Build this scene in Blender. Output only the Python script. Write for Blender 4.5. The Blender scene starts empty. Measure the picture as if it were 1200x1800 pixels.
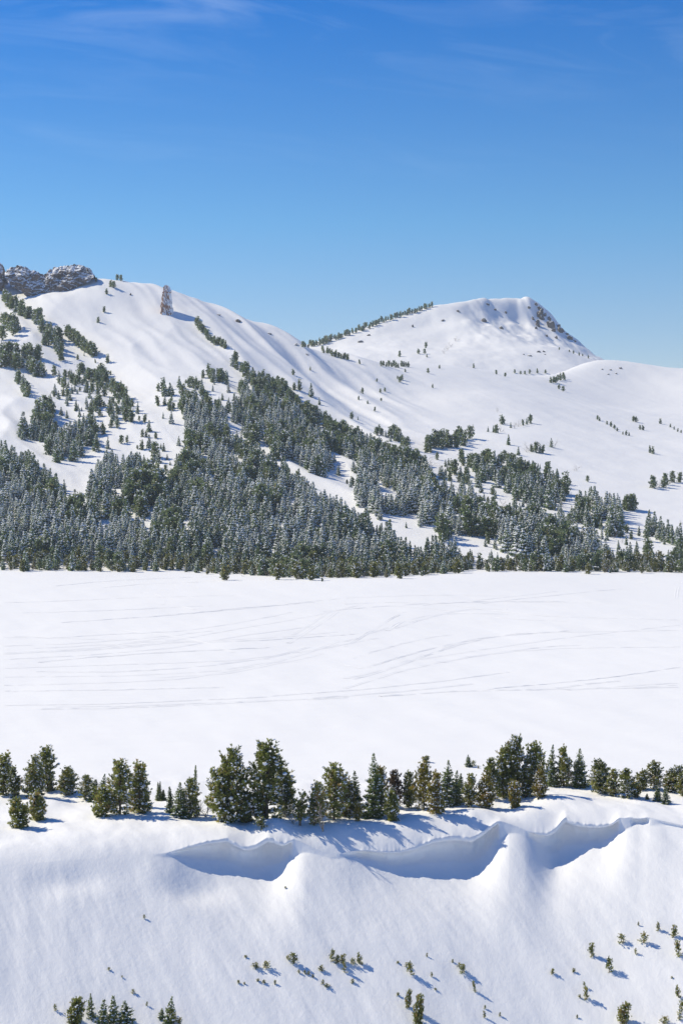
import bpy, math, random
import numpy as np

# ------------------------------------------------------------------ camera, sky, sun, exposure
F = 2826.0            # focal length in pixels of the 1200 x 1800 photograph
HOR = 823.0           # row of the horizon
CZ = 28.5             # eye height above the snow field
scene = bpy.context.scene
COL = scene.collection

cam_data = bpy.data.cameras.new('camera')
cam = bpy.data.objects.new('camera', cam_data)
COL.objects.link(cam)
cam.location = (0, 0, CZ)
cam.rotation_euler = (math.pi / 2, 0, 0)
cam_data.sensor_fit = 'VERTICAL'
cam_data.sensor_height = 36.0
cam_data.lens = F / 1800 * 36
cam_data.shift_y = -(900 - HOR) / 1800
cam_data.clip_start = 1.0
cam_data.clip_end = 60000
scene.camera = cam

SUN_EL = math.radians(43)
TO_SUN_H = (-0.91, 0.41)                      # horizontal direction to the sun: behind on the left
SUN_STRENGTH = 2.85
SKY_STRENGTH = 0.134
EXPOSURE = 0.78

world = bpy.data.worlds.new('World')
scene.world = world
world.use_nodes = True
wn, wl = world.node_tree.nodes, world.node_tree.links
wn.clear()
w_out = wn.new('ShaderNodeOutputWorld')
w_bg = wn.new('ShaderNodeBackground')
w_bg.inputs['Strength'].default_value = SKY_STRENGTH
w_sky = wn.new('ShaderNodeTexSky')
w_sky.sky_type = 'NISHITA'
w_sky.sun_disc = False
w_sky.sun_elevation = SUN_EL
w_sky.sun_rotation = math.atan2(TO_SUN_H[0], TO_SUN_H[1])
w_sky.altitude = 2800
w_sky.air_density = 1.0
w_sky.dust_density = 0.25
w_sky.ozone_density = 3.0
# thin cirrus, laid out on a flat layer high above the ground
w_tc = wn.new('ShaderNodeTexCoord')
w_sep = wn.new('ShaderNodeSeparateXYZ')
wl.new(w_tc.outputs['Generated'], w_sep.inputs[0])
def wmath(op, a, b=None, clamp=False):
    n = wn.new('ShaderNodeMath'); n.operation = op; n.use_clamp = clamp
    for i, v in enumerate((a, b)):
        if v is None: continue
        if isinstance(v, (int, float)): n.inputs[i].default_value = v
        else: wl.new(v, n.inputs[i])
    return n.outputs[0]
zz = wmath('MAXIMUM', w_sep.outputs[2], 0.02)
cu = wmath('DIVIDE', w_sep.outputs[0], zz)
cv = wmath('DIVIDE', w_sep.outputs[1], zz)
# deep mountain-air blue overhead, paler towards the horizon all round
w_ramp = wn.new('ShaderNodeValToRGB')
w_ramp.color_ramp.interpolation = 'LINEAR'
_e = w_ramp.color_ramp.elements
_e[0].position = 0.0; _e[0].color = (0.74, 0.545, 0.47, 1)
_e2 = w_ramp.color_ramp.elements.new(0.15); _e2.color = (0.315, 0.515, 0.585, 1)
_e = [_e[0], w_ramp.color_ramp.elements[-1]]
_e[1].position = 0.31; _e[1].color = (0.0, 0.315, 0.635, 1)
wl.new(wmath('MULTIPLY', w_sep.outputs[2], 1.0, True), w_ramp.inputs[0])
w_hsv = wn.new('ShaderNodeMix'); w_hsv.data_type = 'RGBA'; w_hsv.blend_type = 'MULTIPLY'
w_hsv.inputs['Factor'].default_value = 1.0
wl.new(w_sky.outputs[0], w_hsv.inputs['A']); wl.new(w_ramp.outputs[0], w_hsv.inputs['B'])
w_comb = wn.new('ShaderNodeCombineXYZ')
wl.new(wmath('ADD', wmath('MULTIPLY', cu, 1.1), wmath('MULTIPLY', cv, 0.55)), w_comb.inputs[0])
wl.new(wmath('SUBTRACT', wmath('MULTIPLY', cv, 2.4), wmath('MULTIPLY', cu, 1.5)), w_comb.inputs[1])
w_comb.inputs[2].default_value = 25.9      # which part of the cloud layer
w_n1 = wn.new('ShaderNodeTexNoise')
w_n1.inputs['Scale'].default_value = 1.15
w_n1.inputs['Detail'].default_value = 7
w_n1.inputs['Roughness'].default_value = 0.62
w_n1.inputs['Distortion'].default_value = 0.9
wl.new(w_comb.outputs[0], w_n1.inputs['Vector'])
w_n2 = wn.new('ShaderNodeTexNoise')
w_n2.inputs['Scale'].default_value = 0.42
w_n2.inputs['Detail'].default_value = 2
wl.new(w_comb.outputs[0], w_n2.inputs['Vector'])
c1 = wmath('MULTIPLY', wmath('SUBTRACT', w_n1.outputs[0], 0.47, True), 2.6, True)
c2 = wmath('MULTIPLY', wmath('SUBTRACT', w_n2.outputs[0], 0.40, True), 3.2, True)
c3 = wmath('MULTIPLY', wmath('SUBTRACT', w_sep.outputs[2], 0.17, True), 12.0, True)     # the layer thins out with distance
cl = wmath('MULTIPLY', wmath('MULTIPLY', wmath('MULTIPLY', c1, c2), 0.28, True), c3)
w_mix = wn.new('ShaderNodeMix'); w_mix.data_type = 'RGBA'
wl.new(cl, w_mix.inputs['Factor'])
wl.new(w_hsv.outputs['Result'], w_mix.inputs['A'])
w_mix.inputs['B'].default_value = (4.2, 4.8, 5.6, 1)
wl.new(w_mix.outputs['Result'], w_bg.inputs['Color'])
wl.new(w_bg.outputs[0], w_out.inputs['Surface'])

sun_data = bpy.data.lights.new('sun', 'SUN')
sun_data.energy = SUN_STRENGTH
sun_data.angle = math.radians(0.53)
sun_data.color = (1.0, 0.905, 0.69)
sun = bpy.data.objects.new('sun', sun_data)
COL.objects.link(sun)
_l = math.hypot(*TO_SUN_H)
from mathutils import Vector
to_sun = Vector((TO_SUN_H[0] / _l * math.cos(SUN_EL), TO_SUN_H[1] / _l * math.cos(SUN_EL), math.sin(SUN_EL)))
sun.rotation_euler = to_sun.to_track_quat('Z', 'Y').to_euler()
sun.location = (-200, 120, 300)

scene.view_settings.view_transform = 'Standard'
scene.view_settings.look = 'None'
scene.view_settings.gamma = 1.0
scene.view_settings.exposure = EXPOSURE
scene.view_settings.use_curve_mapping = False
scene.render.engine = 'CYCLES'
scene.cycles.use_denoising = True
scene.cycles.max_bounces = 6
scene.cycles.diffuse_bounces = 4
scene.cycles.glossy_bounces = 1
scene.cycles.transmission_bounces = 4
scene.cycles.transparent_max_bounces = 4
scene.cycles.sample_clamp_indirect = 4.0
scene.render.film_transparent = False

R = random.Random(7)
NR = np.random.default_rng(7)

# ------------------------------------------------------------------ helpers
def P(px, py, D):
    """a point of the place at depth D seen in row py, column px"""
    return np.array([(px - 600) / F * D, D, CZ - (py - HOR) / F * D])

_perm = np.random.default_rng(3).permutation(512)
_perm = np.concatenate([_perm, _perm, _perm])
_g3 = np.random.default_rng(4).normal(size=(512, 3)); _g3 /= np.linalg.norm(_g3, axis=1)[:, None]
def noise3(x, y, z):
    x, y, z = np.broadcast_arrays(np.asarray(x, float), np.asarray(y, float), np.asarray(z, float))
    xi, yi, zi = np.floor(x).astype(int), np.floor(y).astype(int), np.floor(z).astype(int)
    xf, yf, zf = x - xi, y - yi, z - zi
    u, v, w = [t * t * t * (t * (t * 6 - 15) + 10) for t in (xf, yf, zf)]
    def g(i, j, k):
        h = _perm[(_perm[(_perm[(xi + i) & 511] + yi + j) & 511] + zi + k) & 511]
        G = _g3[h]
        return G[..., 0] * (xf - i) + G[..., 1] * (yf - j) + G[..., 2] * (zf - k)
    def L(a, b, t): return a + t * (b - a)
    return 1.6 * L(L(L(g(0,0,0), g(1,0,0), u), L(g(0,1,0), g(1,1,0), u), v), L(L(g(0,0,1), g(1,0,1), u), L(g(0,1,1), g(1,1,1), u), v), w)
def noise2(x, y, s=0): return noise3(x, y, np.float64(s * 7.31 + 0.37))
def fbm2(x, y, s=0, o=4, gain=0.5):
    t, a, f = 0, 1.0, 1.0
    for k in range(o):
        t = t + a * noise2(x * f, y * f, s + k); a *= gain; f *= 2.03
    return t
def fbm3(p, s=0, o=4, gain=0.5):
    t, a, f = 0, 1.0, 1.0
    for k in range(o):
        t = t + a * noise3(p[..., 0] * f + s, p[..., 1] * f - s * 2, p[..., 2] * f + k * 3.1); a *= gain; f *= 2.03
    return t
def unit(a): return a / (np.linalg.norm(a, axis=-1, keepdims=True) + 1e-9)
def sstep(a, b, x):
    t = np.clip((x - a) / (b - a), 0, 1); return t * t * (3 - 2 * t)
def gsmooth(a, n):
    k = np.exp(-0.5 * (np.arange(-3 * n, 3 * n + 1) / n) ** 2); k /= k.sum()
    return np.convolve(np.pad(a, 3 * n, mode='edge'), k, mode='valid')

def mesh_np(name, v, faces, smooth=True, tint=None, mats=(), mat_idx=None):
    v = np.asarray(v, np.float32); faces = np.asarray(faces, np.int32)
    k = faces.shape[1]; m = bpy.data.meshes.new(name)
    m.vertices.add(len(v)); m.vertices.foreach_set('co', v.ravel())
    m.loops.add(faces.size); m.loops.foreach_set('vertex_index', faces.ravel())
    m.polygons.add(len(faces))
    m.polygons.foreach_set('loop_start', np.arange(0, faces.size, k, dtype=np.int32))
    m.polygons.foreach_set('use_smooth', np.full(len(faces), smooth, bool))
    for q in mats: m.materials.append(q)
    if mat_idx is not None: m.polygons.foreach_set('material_index', np.asarray(mat_idx, np.int32))
    if tint is not None:
        a = m.attributes.new('tint', 'FLOAT', 'POINT'); a.data.foreach_set('value', np.asarray(tint, np.float32))
    m.update(); m.validate()
    return m
def obj(name, mesh, parent=None, loc=None):
    o = bpy.data.objects.new(name, mesh); COL.objects.link(o)
    if parent is not None: o.parent = parent
    if loc is not None: o.location = loc
    return o
def empty(name, loc):
    o = bpy.data.objects.new(name, None); COL.objects.link(o); o.location = loc; o.empty_display_size = 0.3
    return o
def tag(o, label, cat, group=None):
    o['label'] = label; o['category'] = cat
    if group: o['group'] = group
def struct(o): o['kind'] = 'structure'; return o

def grid_faces(nr, nc, flip=False):
    i = np.arange(nr * nc).reshape(nr, nc)
    f = np.stack([i[:-1, :-1], i[:-1, 1:], i[1:, 1:], i[1:, :-1]], -1).reshape(-1, 4)
    return f[:, ::-1] if flip else f

# ------------------------------------------------------------------ materials
def new_mat(name):
    m = bpy.data.materials.new(name); m.use_nodes = True
    nt = m.node_tree; b = nt.nodes['Principled BSDF']
    return m, nt.nodes, nt.links, b
def add(nodes, t, **kw):
    n = nodes.new(t)
    for k, v in kw.items():
        if k in n.inputs: n.inputs[k].default_value = v
        else: setattr(n, k, v)
    return n
SNOW = (0.885, 0.885, 0.89, 1)
def snow_mat(name, layers, strength=0.5, dist=0.1, mapping=None):
    m, n, l, b = new_mat(name)
    b.inputs['Base Color'].default_value = SNOW
    b.inputs['Roughness'].default_value = 0.75
    b.inputs['Specular IOR Level'].default_value = 0.25
    tc = add(n, 'ShaderNodeTexCoord'); src = tc.outputs['Object']
    if mapping:
        mp = add(n, 'ShaderNodeMapping'); mp.inputs['Rotation'].default_value = (0, 0, mapping[0]); mp.inputs['Scale'].default_value = mapping[1]
        l.new(src, mp.inputs[0]); src = mp.outputs[0]
    prev = None
    for sc, amp, det in layers:
        t = add(n, 'ShaderNodeTexNoise', Scale=sc, Detail=det, Roughness=0.6)
        l.new(src, t.inputs['Vector'])
        q = add(n, 'ShaderNodeMath', operation='MULTIPLY'); q.inputs[1].default_value = amp
        l.new(t.outputs[0], q.inputs[0])
        if prev is None: prev = q.outputs[0]
        else:
            s = add(n, 'ShaderNodeMath', operation='ADD'); l.new(prev, s.inputs[0]); l.new(q.outputs[0], s.inputs[1]); prev = s.outputs[0]
    bp = add(n, 'ShaderNodeBump', Strength=strength, Distance=dist)
    l.new(prev, bp.inputs['Height']); l.new(bp.outputs[0], b.inputs['Normal'])
    return m
M_FIELD = snow_mat('snow_field', [(0.25, 1.0, 4), (1.6, 0.25, 3)], 0.5, 0.25, (0.15, (0.35, 1.0, 1)))
M_SLOPE = snow_mat('snow_crust', [(0.5, 0.8, 6), (3.5, 0.42, 5), (11.0, 0.16, 4)], 0.6, 0.10, (-0.55, (1.0, 0.6, 0.7)))
M_MOUNT = snow_mat('snow_mountain', [(0.10, 1.0, 6), (0.6, 0.35, 4)], 0.5, 0.42, (-0.35, (1.0, 0.45, 0.6)))
M_CLUMP = snow_mat('snow_clump', [(6.0, 1.0, 2)], 0.4, 0.05)

def needle_mat(name, dark, mid, rust, spread=0.35):
    m, n, l, b = new_mat(name)
    b.inputs['Roughness'].default_value = 0.55
    b.inputs['Specular IOR Level'].default_value = 0.3
    at = add(n, 'ShaderNodeAttribute', attribute_name='tint')
    oi = add(n, 'ShaderNodeObjectInfo')
    s = add(n, 'ShaderNodeMath', operation='MULTIPLY_ADD'); s.inputs[1].default_value = spread; l.new(oi.outputs['Random'], s.inputs[0]); 
    ad = add(n, 'ShaderNodeMath', operation='SUBTRACT'); l.new(at.outputs['Fac'], ad.inputs[0]); ad.inputs[1].default_value = spread / 2
    l.new(ad.outputs[0], s.inputs[2])
    r = add(n, 'ShaderNodeValToRGB')
    e = r.color_ramp.elements
    e[0].position = 0.05; e[0].color = (*dark, 1); e[1].position = 0.72; e[1].color = (*mid, 1)
    e2 = r.color_ramp.elements.new(0.97); e2.color = (*rust, 1)
    l.new(s.outputs[0], r.inputs[0]); l.new(r.outputs[0], b.inputs['Base Color'])
    tr = add(n, 'ShaderNodeBsdfTranslucent'); l.new(r.outputs[0], tr.inputs['Color'])
    mx = add(n, 'ShaderNodeMixShader'); mx.inputs[0].default_value = 0.5
    l.new(b.outputs[0], mx.inputs[1]); l.new(tr.outputs[0], mx.inputs[2])
    l.new(mx.outputs[0], n['Material Output'].inputs['Surface'])
    return m
M_PINE = needle_mat('pine_needles', (0.125, 0.155, 0.040), (0.380, 0.400, 0.105), (0.46, 0.33, 0.14))
M_OLIVE = needle_mat('olive_needles', (0.165, 0.160, 0.030), (0.390, 0.340, 0.065), (0.44, 0.28, 0.10))
M_FIR = needle_mat('fir_needles', (0.100, 0.155, 0.055), (0.300, 0.360, 0.120), (0.34, 0.30, 0.14))
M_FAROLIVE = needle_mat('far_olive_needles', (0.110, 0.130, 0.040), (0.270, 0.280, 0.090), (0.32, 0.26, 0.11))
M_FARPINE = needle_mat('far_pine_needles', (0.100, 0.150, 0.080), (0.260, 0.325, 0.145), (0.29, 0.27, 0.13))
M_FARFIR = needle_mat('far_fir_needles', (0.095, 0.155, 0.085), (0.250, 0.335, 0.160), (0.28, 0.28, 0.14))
def bark_mat(name, a, c):
    m, n, l, b = new_mat(name)
    b.inputs['Roughness'].default_value = 0.9
    t = add(n, 'ShaderNodeTexNoise', Scale=9.0, Detail=4)
    tc = add(n, 'ShaderNodeTexCoord'); l.new(tc.outputs['Object'], t.inputs['Vector'])
    r = add(n, 'ShaderNodeValToRGB'); r.color_ramp.elements[0].color = (*a, 1); r.color_ramp.elements[1].color = (*c, 1)
    r.color_ramp.elements[0].position = 0.35; r.color_ramp.elements[1].position = 0.7
    l.new(t.outputs[0], r.inputs[0]); l.new(r.outputs[0], b.inputs['Base Color'])
    return m
M_BARK = bark_mat('bark', (0.07, 0.055, 0.04), (0.20, 0.165, 0.12))
M_DEAD = bark_mat('weathered_wood', (0.22, 0.18, 0.14), (0.46, 0.41, 0.35))
M_TWIG = bark_mat('bare_twig', (0.13, 0.105, 0.085), (0.30, 0.26, 0.22))

def rock_mat(name, a, c, lo, hi, nscale, west=0.0):
    """rock whose upward faces carry snow; west: plastered snow keeps to the faces away from -X"""
    m, n, l, b = new_mat(name)
    b.inputs['Roughness'].default_value = 0.9
    tc = add(n, 'ShaderNodeTexCoord'); ge = add(n, 'ShaderNodeNewGeometry')
    t = add(n, 'ShaderNodeTexNoise', Scale=nscale, Detail=6, Roughness=0.65); l.new(tc.outputs['Object'], t.inputs['Vector'])
    r = add(n, 'ShaderNodeValToRGB'); r.color_ramp.elements[0].color = (*a, 1); r.color_ramp.elements[1].color = (*c, 1)
    r.color_ramp.elements[0].position = 0.3; r.color_ramp.elements[1].position = 0.72
    l.new(t.outputs[0], r.inputs[0])
    sp = add(n, 'ShaderNodeSeparateXYZ'); l.new(ge.outputs['True Normal'], sp.inputs[0])
    t2 = add(n, 'ShaderNodeTexNoise', Scale=nscale * 1.7, Detail=4, Roughness=0.6); l.new(tc.outputs['Object'], t2.inputs['Vector'])
    k = add(n, 'ShaderNodeMath', operation='MULTIPLY_ADD'); k.inputs[1].default_value = 0.9; l.new(t2.outputs[0], k.inputs[0]); l.new(sp.outputs[2], k.inputs[2])
    k2 = add(n, 'ShaderNodeMath', operation='MULTIPLY_ADD'); k2.inputs[1].default_value = west; l.new(sp.outputs[0], k2.inputs[0]); l.new(k.outputs[0], k2.inputs[2])
    mr = add(n, 'ShaderNodeMapRange'); mr.inputs['From Min'].default_value = lo; mr.inputs['From Max'].default_value = hi
    l.new(k2.outputs[0], mr.inputs['Value'])
    mx = add(n, 'ShaderNodeMix', data_type='RGBA'); l.new(mr.outputs[0], mx.inputs['Factor']); l.new(r.outputs[0], mx.inputs['A']); mx.inputs['B'].default_value = SNOW
    l.new(mx.outputs['Result'], b.inputs['Base Color'])
    bp = add(n, 'ShaderNodeBump', Strength=0.6, Distance=0.6); l.new(t.outputs[0], bp.inputs['Height']); l.new(bp.outputs[0], b.inputs['Normal'])
    return m
M_CLIFF = rock_mat('cliff_rock', (0.045, 0.038, 0.036), (0.21, 0.165, 0.14), 0.82, 0.98, 0.2)
M_SPIRE = rock_mat('spire_rock', (0.13, 0.07, 0.048), (0.34, 0.205, 0.15), 0.62, 0.74, 0.26, west=0.75)
M_ROCK = rock_mat('outcrop_rock', (0.05, 0.045, 0.04), (0.20, 0.165, 0.14), 1.05, 1.25, 0.5)

# ------------------------------------------------------------------ terrain: the snow field and the near bank
def interp_tab(px, tab):
    t = np.array(tab, float); return np.interp(px, t[:, 0], t[:, 1])
pxs = np.unique(np.concatenate([np.arange(-500, -60, 8.0), np.arange(-60, 1260, 2.0), np.arange(1260, 1708, 8.0)]))
U = (pxs - 600) / F
NC = len(pxs)

HUMPS = [  # column, depth, half width (columns), half depth (m), height
    (975, 136.5, 55, 2.6, 0.62), (1045, 134, 60, 3.0, 0.30), (85, 135.5, 45, 2.0, 0.42), (160, 133, 40, 2.4, 0.25),
    (255, 129.5, 70, 3.0, 0.30), (480, 128.0, 24, 1.8, 0.50), (505, 126.5, 22, 1.6, 0.35), (400, 127.0, 50, 2.0, 0.22),
    (838, 132.0, 36, 2.0, 0.42), (745, 131.0, 50, 2.2, 0.35), (640, 128.5, 60, 2.2, 0.20), (930, 132.0, 40, 2.2, 0.28), (1130, 135.0, 40, 3.0, 0.20)]
def z_plain(px, Y):
    X = (px - 600) / F * Y
    z = 0.55 * fbm2(X / 90, Y / 140, 11, 3) * sstep(150, 260, Y)
    z = z + 0.10 * fbm2((X + 0.4 * Y) / 9, (Y - 0.4 * X) / 22, 5, 3) * sstep(520, 300, Y)
    z = z + 1.1 * np.exp(-((X - 10) / 45) ** 2 - ((Y - 390) / 30) ** 2) + 0.7 * np.exp(-((X + 40) / 50) ** 2 - ((Y - 330) / 22) ** 2)
    near = sstep(152, 144, Y)
    for (hx, hy, rx, ry, hh) in HUMPS:
        z = z + hh * np.exp(-((px - hx) / rx) ** 2 - ((Y - hy) / ry) ** 2)
    z = z + near * (0.15 * fbm2((X + Y * 0.5) / 3.6, (Y - X * 0.5) / 6.5, 21, 3) + 0.014 * fbm2((X + Y * 0.7) / 0.9, (Y - X * 0.5) / 2.2, 22, 3))
    return z

LIP = [(-500,1540),(-100,1532),(0,1524),(100,1514),(200,1507),(290,1500),(330,1487),(365,1478),(400,1473),(413,1480),(430,1489),(450,1484),(472,1471),(483,1475),(497,1482),(510,1477),(516,1474),(530,1480),(550,1491),(580,1503),(597,1500),(615,1495),(640,1493),(670,1495),(700,1495),(730,1488),(760,1475),(795,1469),(830,1472),(850,1460),(865,1449),(874,1443),(880,1443),(900,1450),(925,1460),(946,1463),(961,1464),(972,1458),(981,1450),(987,1441),(993,1436),(1001,1441),(1020,1447),(1040,1449),(1060,1449),(1075,1446),(1083,1440),(1088,1437),(1096,1438),(1108,1436),(1122,1438),(1137,1436),(1160,1441),(1200,1450),(1260,1460),(1708,1490)]
SCOOP = [(-500,0),(285,0),(300,.2),(330,.8),(380,1.5),(420,1.7),(460,2.1),(482,2.1),(496,1.7),(506,1.0),(514,.25),(519,0),(590,0),(612,.35),(650,.8),(700,1.2),(760,1.7),(820,2.2),(842,2.2),(857,1.7),(868,1.0),(876,.25),(881,0),(925,.1),(942,.9),(962,1.9),(978,2.4),(990,1.9),(1000,1.8),(1040,1.6),(1065,1.5),(1077,1.0),(1087,.25),(1093,0),(1108,0),(1112,.45),(1135,.45),(1142,0.05),(1165,.28),(1200,.28),(1260,0.05),(1708,0)]
ATT = [(-500,1540),(0,1524),(290,1500),(400,1487),(520,1480),(560,1491),(590,1500),(650,1498),(750,1478),(884,1447),(925,1456),(990,1445),(1100,1438),(1140,1440),(1200,1450),(1260,1460),(1708,1490)]
TANS = math.tan(math.radians(27))
lip_py = gsmooth(interp_tab(pxs, LIP), 1)
scoop = np.clip(gsmooth(interp_tab(pxs, SCOOP), 1), 0, None)
lip_rag = sstep(0.1, 0.8, scoop) * (0.15 * fbm2(pxs / 17.0, pxs * 0, 31, 3) + 0.07 * fbm2(pxs / 5.3, pxs * 0, 33, 2))   # crumbled cornice edge, in metres
att_py = gsmooth(interp_tab(pxs, ATT), 110)
Y0 = F * (CZ + 0.9) / (att_py - HOR)
YL = 0.80 * F * (CZ + 0.9) / (gsmooth(lip_py, 110) - HOR) + 0.20 * F * (CZ + 0.9) / (lip_py - HOR)
zl = CZ - (lip_py - HOR) / F * YL

def slope_base(px, Y, y0):
    X = (px - 600) / F * Y
    d = y0 - Y
    z = -0.9 - TANS * d
    # broad hollows and swells of the bank
    z = z - 0.30 * np.exp(-((X + 20.0) / 2.8) ** 2 - ((d - 1.7) / 1.3) ** 2) - 0.35 * np.exp(-((X + 11.0) / 2.2) ** 2 - ((d - 2.6) / 1.6) ** 2)
    z = z + 0.13 * fbm2((X + 0.62 * Y) / 4.5, (Y - 0.62 * X) / 11.0, 41, 3)
    return z
def lower_run(z, Y):
    """below the frame the bank runs out into a valley and up to the photographer's hillside"""
    t = sstep(92, 60, Y)
    zv = -34 + 0.012 * (np.clip(60 - Y, 0, 200)) ** 2 * 0.75
    return z * (1 - t) + np.minimum(zv, 26.0) * t
Y_SPLIT = 152.0
nA, nE = 110, 190
sA = np.linspace(0, 1, nA)
sA = 1 - (1 - sA) ** 1.25
PXg = np.broadcast_to(pxs, (nA, NC))
YA = Y_SPLIT + (YL[None, :] - Y_SPLIT) * sA[:, None]
zA0 = z_plain(PXg, YA)
zlip_plain = z_plain(pxs, YL)
roll = 1 - np.clip((YA - YL[None, :]) / 4.2, 0, 1)
ZA = zA0 * (1 - roll ** 2.2 * 0.6) + (zl - zlip_plain * 0.4)[None, :] * roll ** 2.4
ZL = ZA[-1]
slope_at_lip = slope_base(pxs, YL, Y0)
wide = np.max([np.interp(pxs - k, pxs, scoop) * (1 - k / 32.0) for k in range(0, 31, 2)], axis=0)
floor = gsmooth(np.maximum(wide * 1.0, 0.16 * sstep(300, 420, pxs) * sstep(1130, 1080, pxs)), 7)
floor_long = gsmooth(wide, 120) * 0.34                      # how far the hollow below lies under the lip
over = sstep(0.05, 0.6, scoop)                        # 1 where the lip overhangs
_raw = ZL - slope_at_lip
_b = sstep(0.02, 0.25, floor) * 0 + sstep(270, 320, pxs) * sstep(1150, 1100, pxs)
free = _raw * (1 - _b) + gsmooth(_raw, 22) * _b
YLS = gsmooth(YL, 16)
s0 = 0.15 + 0.8 * floor * (1 - over)
def z_slope(px, Y, y0, yl, dl):
    d = np.clip(YLS - Y, 0, None)
    z = slope_base(px, Y, y0) + dl[0] * np.exp(-(d / 9.0) ** 1.5) - dl[2] * np.exp(-(d / 17.0) ** 2) - np.maximum(dl[1] - dl[2], 0) * np.exp(-(d / 5.2) ** 1.8) + np.maximum(dl[2] - dl[1], 0) * np.exp(-(d / 3.0) ** 1.5)
    X = (px - 600) / F * Y
    z = z + sstep(0, 1.5, d) * (0.018 * fbm2((X + 0.62 * Y) / 0.8, (Y - 0.62 * X) / 3.0, 43, 3) + 0.010 * fbm2((X + 0.62 * Y) / 0.28, (Y - 0.62 * X) / 1.3, 45, 2))
    return lower_run(z, Y)
yE_frac = np.concatenate([np.linspace(0, 1, 150) ** 1.05, 1 + np.linspace(0, 1, 41)[1:]])
YS = YL - s0
YE = np.where(yE_frac[:, None] <= 1, YS[None, :] + (97 - YS[None, :]) * np.minimum(yE_frac, 1)[:, None], 97 - (yE_frac[:, None] - 1) * 160)
ZE = z_slope(np.broadcast_to(pxs, YE.shape), YE, Y0[None, :], YL[None, :], (free[None, :], floor[None, :], floor_long[None, :]))
# lip face, underside and back of the hollow
uc = 1.05 * np.power(np.clip(scoop, 0, None), 0.8)
prof = [(-0.05, 0.04), (-0.08, 0.10), (-0.04, 0.16), (0.15, 0.21), (0.42, 0.26), (0.7, 0.33), (0.93, 0.43), (1.0, 0.54), (0.93, 0.66), (0.72, 0.78), (0.42, 0.89), (0.12, 0.96)]
YB, ZB = [], []
hh = ZL - ZE[0]
for k, (a, b) in enumerate(prof):
    wob = 1 + 0.16 * fbm2(pxs / 18.0, np.full(NC, k * 0.35), 51, 3)
    yo = YL + (uc * a * wob if a > 0 else a) - s0 * b
    ya = YL - s0 * b
    YB.append(ya * (1 - over) + yo * over + lip_rag * max(0.0, 1 - 2.2 * b)); ZB.append(ZL - hh * b)
YB, ZB = np.array(YB), np.array(ZB)
YA = YA + lip_rag[None, :] * roll ** 14
Yall = np.vstack([YA, YB, YE]); Zall = np.vstack([ZA, ZB, ZE])
V = np.stack([U[None, :] * Yall, Yall, Zall], -1)
nrow = len(Yall)
slope_o = struct(obj('snow_bank', mesh_np('snow_bank', V.reshape(-1, 3), grid_faces(nrow, NC, True), mats=[M_SLOPE])))
# snow field
YF = np.concatenate([Y_SPLIT + (300 - Y_SPLIT) * np.linspace(0, 1, 120), np.linspace(302, 640, 120)])
PF, YFg = np.meshgrid(pxs[::2], YF)
PF[0], YFg[0] = pxs[::2], Y_SPLIT
ZF = z_plain(PF, YFg)
field = struct(obj('snow_field', mesh_np('snow_field', np.stack([(PF - 600) / F * YFg, YFg, ZF], -1).reshape(-1, 3), grid_faces(len(YF), PF.shape[1]), mats=[M_FIELD])))

def hit_col(Yc, Zc, py):
    r = HOR - F * (Zc - CZ) / Yc
    below = np.nonzero(r <= py)[0]
    if len(below) == 0: return Yc[-1], Zc[-1]
    j = below[0]
    if j == 0: return Yc[0], Zc[0]
    t = (r[j - 1] - py) / max(r[j - 1] - r[j], 1e-6)
    return Yc[j - 1] + t * (Yc[j] - Yc[j - 1]), Zc[j - 1] + t * (Zc[j] - Zc[j - 1])
def hit_near(px, py):
    j = int(np.argmin(abs(pxs - px)))
    if py > lip_py[j] + 1:
        y, z = hit_col(YE[::-1, j][40:], ZE[::-1, j][40:], py)
    else:
        yy = np.concatenate([YA[::-1, j], np.linspace(152.5, 640, 400)])
        zz_ = np.concatenate([ZA[::-1, j], z_plain(np.full(400, pxs[j]), np.linspace(152.5, 640, 400))])
        y, z = hit_col(yy, zz_, py)
    return np.array([(px - 600) / F * y, y, z])

# ------------------------------------------------------------------ terrain: the mountains
def tps(ctrl, lam=0.0005, c0=0.12):
    c = np.array(ctrl, float)
    pts = np.stack([(c[:, 0] - 600) / F * c[:, 2], c[:, 2]], -1) / 100
    z = CZ - (c[:, 1] - HOR) / F * c[:, 2]
    n = len(c)
    d2 = ((pts[:, None] - pts[None]) ** 2).sum(-1) + 1e-9
    A = np.zeros((n + 3, n + 3)); A[:n, :n] = -np.sqrt(d2 + c0 * c0) + lam * np.eye(n)
    A[:n, n] = 1; A[:n, n + 1:] = pts; A[n:, :n] = A[:n, n:].T
    w = np.linalg.solve(A, np.concatenate([z, np.zeros(3)]))
    def f(X, Y):
        X, Y = X / 100, Y / 100
        out = w[n] + w[n + 1] * X + w[n + 2] * Y
        for k in range(n):
            r2 = (X - pts[k, 0]) ** 2 + (Y - pts[k, 1]) ** 2 + 1e-9
            out = out - w[k] * np.sqrt(r2 + c0 * c0)
        return out
    return f
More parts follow.
